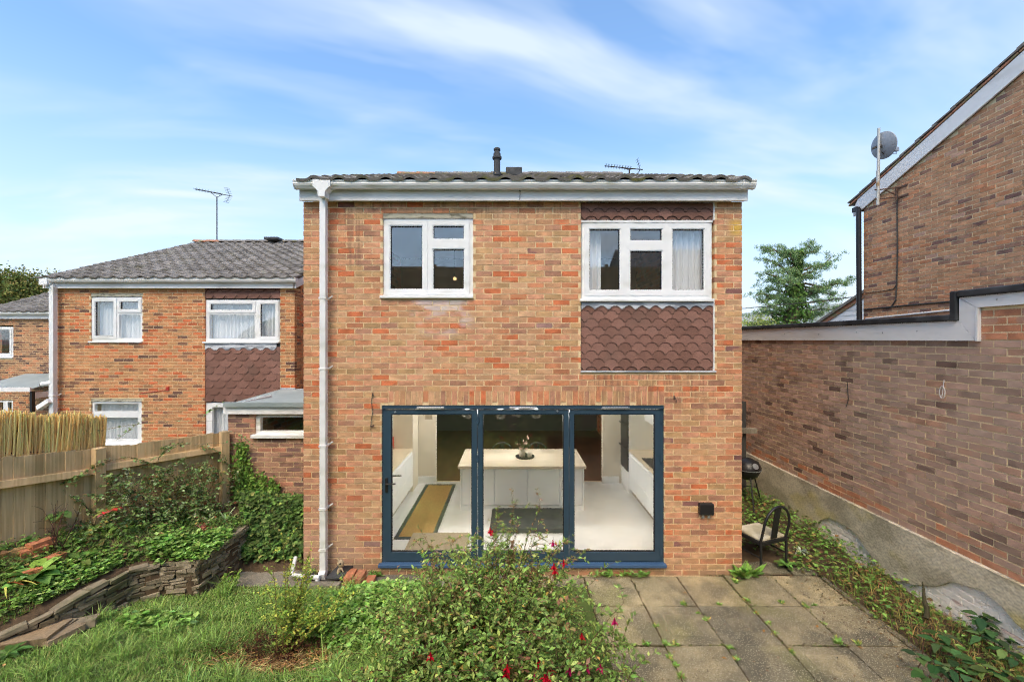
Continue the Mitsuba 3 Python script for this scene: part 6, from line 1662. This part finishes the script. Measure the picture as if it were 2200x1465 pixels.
n = 700
xy = np.column_stack([np.clip(4.0 - rng.exponential(.16, n), .6, 4.1), rng.uniform(3.3, 5.45, n)])
xy[:200] = np.column_stack([rng.uniform(1.0, 4.0, 200), rng.uniform(3.3, 5.45, 200)])
tag(put('patio__leaf_litter', cover(n, xy, lambda x, y: 0 * x + .008, .012, .024, [(.09, .06, .03), (.16, .10, .045), (.06, .05, .03)], None, .6, .5), 'm_leaf'), kind='stuff')

# weeds in the patio joints
def weed(c, r, n, cols):
    a = rng.uniform(0, 6.28, n)
    m = MB().leaves(np.repeat([c], n, 0) + rng.normal(0, r * .25, (n, 3)) * [1, 1, .1], np.stack([np.cos(a), np.sin(a), rng.uniform(.2, 1.2, n)], -1), updir(n), r * rng.uniform(.6, 1.3, n), r * .4, pick(cols, n))
    return tag(put('joint_weed', m, 'm_leaf'), 'small weed tuft growing in a joint between paving slabs', 'weed', 'weeds in the patio joints')


for (u, v, r) in ((1470, 1304, .07), (1545, 1303, .05), (1408, 1350, .06), (1518, 1336, .06), (1390, 1390, .07), (1432, 1390, .07), (1450, 1390, .06), (1335, 1392, .06), (1582, 1256, .09), (1605, 1295, .07), (1650, 1345, .06), (1568, 1398, .07), (1582, 1422, .06), (1440, 1418, .06), (1452, 1435, .06), (1680, 1300, .06), (1732, 1310, .07), (1799, 1385, .09), (1843, 1388, .06), (1750, 1305, .05), (1700, 1405, .06), (1462, 1460, .07), (1665, 1366, .05), (1625, 1322, .05), (1500, 1322, .04), (1770, 1345, .05)):
    weed(G(u, v, .0), r * .72, 22, BRT + [(.3, .26, .07)])
for (u, v, r, n, lab) in ((1375, 1240, .13, 30, 'leafy weed against the house wall right of the doors'), (1592, 1232, .20, 70, 'mossy green weed at the right corner of the nearest house'), (1300, 1235, .12, 24, 'small fern-like weed under the door sill'), (812, 1232, .10, 40, 'weed tuft at the wall left of the door sill'), (1335, 1228, .10, 16, 'sprig of weed at the wall left of the leafy weed')):
    c = G(u, v, .02)
    c[1] = min(c[1], 5.42)
    a = rng.uniform(0, 6.28, n)
    tag(put('wall_weed', MB().leaves(np.repeat([c], n, 0) + rng.normal(0, r * .35, (n, 3)) * [1, .25, .15], np.stack([np.cos(a), np.sin(a) * .6 - .3, rng.uniform(.2, 1.4, n)], -1), updir(n), r * rng.uniform(.5, 1.1, n), r * .34, pick(BRT, n)), 'm_leaf'), lab, 'weed')
for i, (u, v) in enumerate(((1842, 1392), (1625, 1322), (1640, 1362), (1476, 1278), (1755, 1352), (1550, 1415))):
    c = G(u, v, .012)
    a = rng.uniform(0, 6.28)
    tag(put('fallen_leaf', MB().leaves([c], [[math.cos(a), math.sin(a), .05]], [[.1, .1, 1]], .05, .03, [(.45, .22, .06)]), 'm_leaf'), 'small fallen brown leaf lying on the paving', 'leaf', 'fallen leaves on the patio')

# ---------------------------------------------------------------- trees
def branchy(mb, p0, p1, r0, r1, n=6, wob=.05):
    t = np.linspace(0, 1, n)[:, None]
    L = np.linalg.norm(np.subtract(p1, p0))
    p = np.asarray(p0) * (1 - t) + np.asarray(p1) * t + rng.normal(0, wob * L / n, (n, 3)) * (t > 0) * (t < 1)
    mb.tube(p, np.linspace(r0, r1, n), 6)
    return p


pt = thing('pine_tree', 'pine with spreading layered branches and ivy-clad trunk beyond the garage', 'pine tree')
YP = 40.0
tr, lf, ivy = MB(), MB(), MB()
c0 = P(1700, 760, YP)
spine = [c0, P(1699, 690, YP), P(1706, 640, YP), P(1712, 590, YP), P(1716, 548, YP)]
tr.tube(spine, [.7, .6, .42, .26, .08], 8)
PN = [(.10, .17, .08), (.14, .22, .09), (.07, .12, .055), (.18, .26, .10)]
limbs = [(1712, 560, 1640, 540), (1712, 565, 1735, 532), (1712, 575, 1660, 538), (1714, 560, 1745, 545), (1712, 590, 1640, 562), (1712, 600, 1785, 557), (1710, 600, 1770, 575), (1710, 620, 1645, 590), (1708, 625, 1650, 605), (1708, 628, 1828, 605), (1708, 632, 1815, 615), (1706, 640, 1800, 635), (1706, 640, 1645, 622), (1704, 650, 1625, 640), (1704, 650, 1635, 648),
         (1702, 660, 1790, 650), (1702, 680, 1625, 680), (1702, 670, 1640, 668), (1702, 685, 1800, 668), (1701, 690, 1770, 680), (1702, 695, 1622, 700), (1712, 570, 1690, 545), (1710, 585, 1700, 560), (1708, 615, 1690, 610), (1708, 610, 1740, 600), (1706, 640, 1740, 645), (1704, 660, 1680, 650), (1703, 680, 1740, 690), (1708, 600, 1680, 585), (1707, 628, 1770, 628), (1706, 620, 1720, 575)]
for (u0, v0, u1, v1) in limbs:
    dy = rng.uniform(-3.0, 3.0) * (1 if abs(u1 - 1705) < 60 else .5)
    a, b = P(u0, v0, YP), P(u1, v1, YP + dy)
    br_ = branchy(tr, a, b, .12, .035, 7, .3)
    for k in range(3, 7):
        for _ in range(8):
            c = br_[k] + rng.normal(0, .36, 3) * [1.2, 1.2, .42]
            n = 30
            d = rng.normal(0, .7, (n, 3)) + Z * .75
            lf.leaves(c + rng.normal(0, .10, (n, 3)), d, rng.normal(0, 1, (n, 3)), .24 * rng.uniform(.6, 1.2, n), .05, pick(PN, n), mid=.4)
n = 3200
s = rng.random(n)
ctr = np.stack([np.interp(s * 4, range(5), [q[k] for q in spine]) for k in range(3)], -1)[...]
s2 = np.clip(s * 2.2, 0, 1)
rad = np.interp(s, [0, .25, .5, .75], [2.0, 1.7, .9, .3])
a = rng.uniform(0, 6.28, n)
p = ctr + np.stack([np.cos(a) * rad, np.sin(a) * rad, rng.normal(0, .25, n)], -1) * rng.uniform(.6, 1.05, (n, 1))
ivy.leaves(p, rng.normal(0, 1, (n, 3)) - Z * .4, np.stack([np.cos(a), np.sin(a), .3 + 0 * a], -1), .28, .24, pick([(.05, .10, .022), (.08, .15, .03), (.03, .06, .016)], n))
put(pt + '__trunk', tr, 'm_bark')
tag(put(pt + '__crown', lf, 'm_leaf'), kind='stuff')
tag(put(pt + '__ivy', ivy, 'm_leaf'), kind='stuff')


def broad_tree(label, u, v_top, yy, r, cols, n=2600, zbase=-1.0, squash=.8):
    t = thing('leafy_tree', label, 'tree')
    top = P(u, v_top, yy)
    c = np.array([top[0], yy, top[2] - r * squash])
    tr, lf = MB(), MB()
    tr.tube([[c[0], yy, zbase], [c[0] + .1, yy, (zbase + c[2]) / 2], c], [r * .10, r * .08, r * .04], 7)
    for i in range(34):
        d = rng.normal(0, 1, 3); d[2] = abs(d[2]) * 1.0 - .25; d /= np.linalg.norm(d)
        e = c + d * r * rng.uniform(.55, 1.0) * [1, 1, squash]
        branchy(tr, c - Z * r * .3, e, r * .03, r * .006, 5, .4)
        k = n // 34
        q = e + rng.normal(0, r * .15, (k, 3))
        lf.leaves(q, rng.normal(0, 1, (k, 3)), rng.normal(0, .7, (k, 3)) + Z, r * .085 * rng.uniform(.6, 1.3, k), r * .055, pick(cols, k))
    put(t + '__trunk', tr, 'm_bark')
    tag(put(t + '__crown', lf, 'm_leaf'), kind='stuff')


TL = [(.10, .13, .035), (.15, .16, .04), (.07, .10, .028), (.20, .17, .05)]
broad_tree('yellowing tree above the farthest left roof, nearest the left edge', -18, 588, 34, 2.9, TL, 5200)
broad_tree('yellow-green tree between the two left-hand roofs', 62, 584, 36, 2.6, TL, 5200)
broad_tree('low pale tree behind the garage just right of the nearest house', 1606, 683, 38, 2.2, [(.22, .25, .06), (.15, .2, .05)], 2400)
broad_tree('dark low tree behind the foot of the pine', 1660, 690, 46, 2.6, [(.12, .15, .05), (.08, .12, .04)], 2400)
broad_tree('leafy shrub tree behind the side gate', 1597, 750, 11.5, 1.1, [(.24, .28, .04), (.15, .22, .04)], 2400)

# ---------------------------------------------------------------- what stands behind the photographer, seen in the panes
def bank_z(x, y):
    b = meshkit.fbm(np.stack([x * .8, y * .8, 0 * x], -1), 3, 6) - .5
    return np.interp(y, [-60, -6, -2.4, -1.0, -.6, -.28], [6.5, 4.6, 3.5, 2.1, 1.4, .45]) + .15 * b


tag(put('garden_bank', grid(-14, 12, 60, -60, -.27, 120, bank_z), 'm_turf', smooth=True), kind='structure')
xy = inpoly(5000, Polygon([(-8, -2.4), (8, -2.4), (8, -.6), (-8, -.6)]))
tag(put('bank_shrubs', cover(5000, xy, bank_z, .35, .16, DRK + BRT[:2], None), 'm_leaf'), 'dark shrubs on the bank behind the camera, mirrored in the panes', 'shrubs', kind='stuff')
lp = thing('lap_fence', 'brown horizontal lap fence mirrored in the upper windows', 'fence')
for i in range(9):
    x0 = -8 + i * 1.85
    for k in range(13):
        put(lp + '__slat', MB().obox((x0, -2.5, 3.45 + k * .15), (1.75, 0, 0), (0, .012, 0), (0, .02, .17), (rng.random(), rng.random()), jit=.006), 'm_fence')
    put(lp + '__post', MB().box(x0 - .1, x0, -2.56, -2.46, 3.0, 5.5), 'm_fence')


def rear_house(label, x0, x1, y, zb, ze, rows, cols):
    t = thing('terraced_house', label, 'house', 'terraced houses behind the garden')
    put(t + '__wall', MB().box(x0, x1, y - 8, y, zb, ze), 'm_brickwork')
    put(t + '__roof', MB().prism(Polygon([(y + .3, ze), (y - 4, ze + 2.2), (y - 8.3, ze)]), (x0 - .1, 0, 0), Y, Z, X * (x1 - x0 + .2)), 'm_tile')
    for r in range(rows):
        for c in range(cols):
            xa = x0 + (c + .25) * (x1 - x0) / cols
            za = zb + .7 + r * 2.5
            w = key_for(t + '__window')
            put(w + '__frame', MB().prism(sbox(xa, za, xa + 1.3, za + 1.3).difference(sbox(xa + .08, za + .08, xa + .6, za + 1.22)).difference(sbox(xa + .7, za + .08, xa + 1.22, za + 1.22)), (0, y, 0), X, Z, Y * .08), 'm_white')
            put(w + '__pane', MB().box(xa + .08, xa + 1.22, y + .004, y + .02, za + .08, za + 1.22), 'm_dark')
    return t


rear_house('brick house behind the garden, mirrored in the left upper window', -14, -5, -16, 1.0, 6.3, 2, 4)
rear_house('brick house behind the garden, mirrored between the upper windows', -2.5, 3.5, -15, 1.0, 6.0, 2, 3)
rear_house('three-storey brick house behind the garden, mirrored in the right upper window', 7, 17, -13, -.9, 6.9, 3, 5)
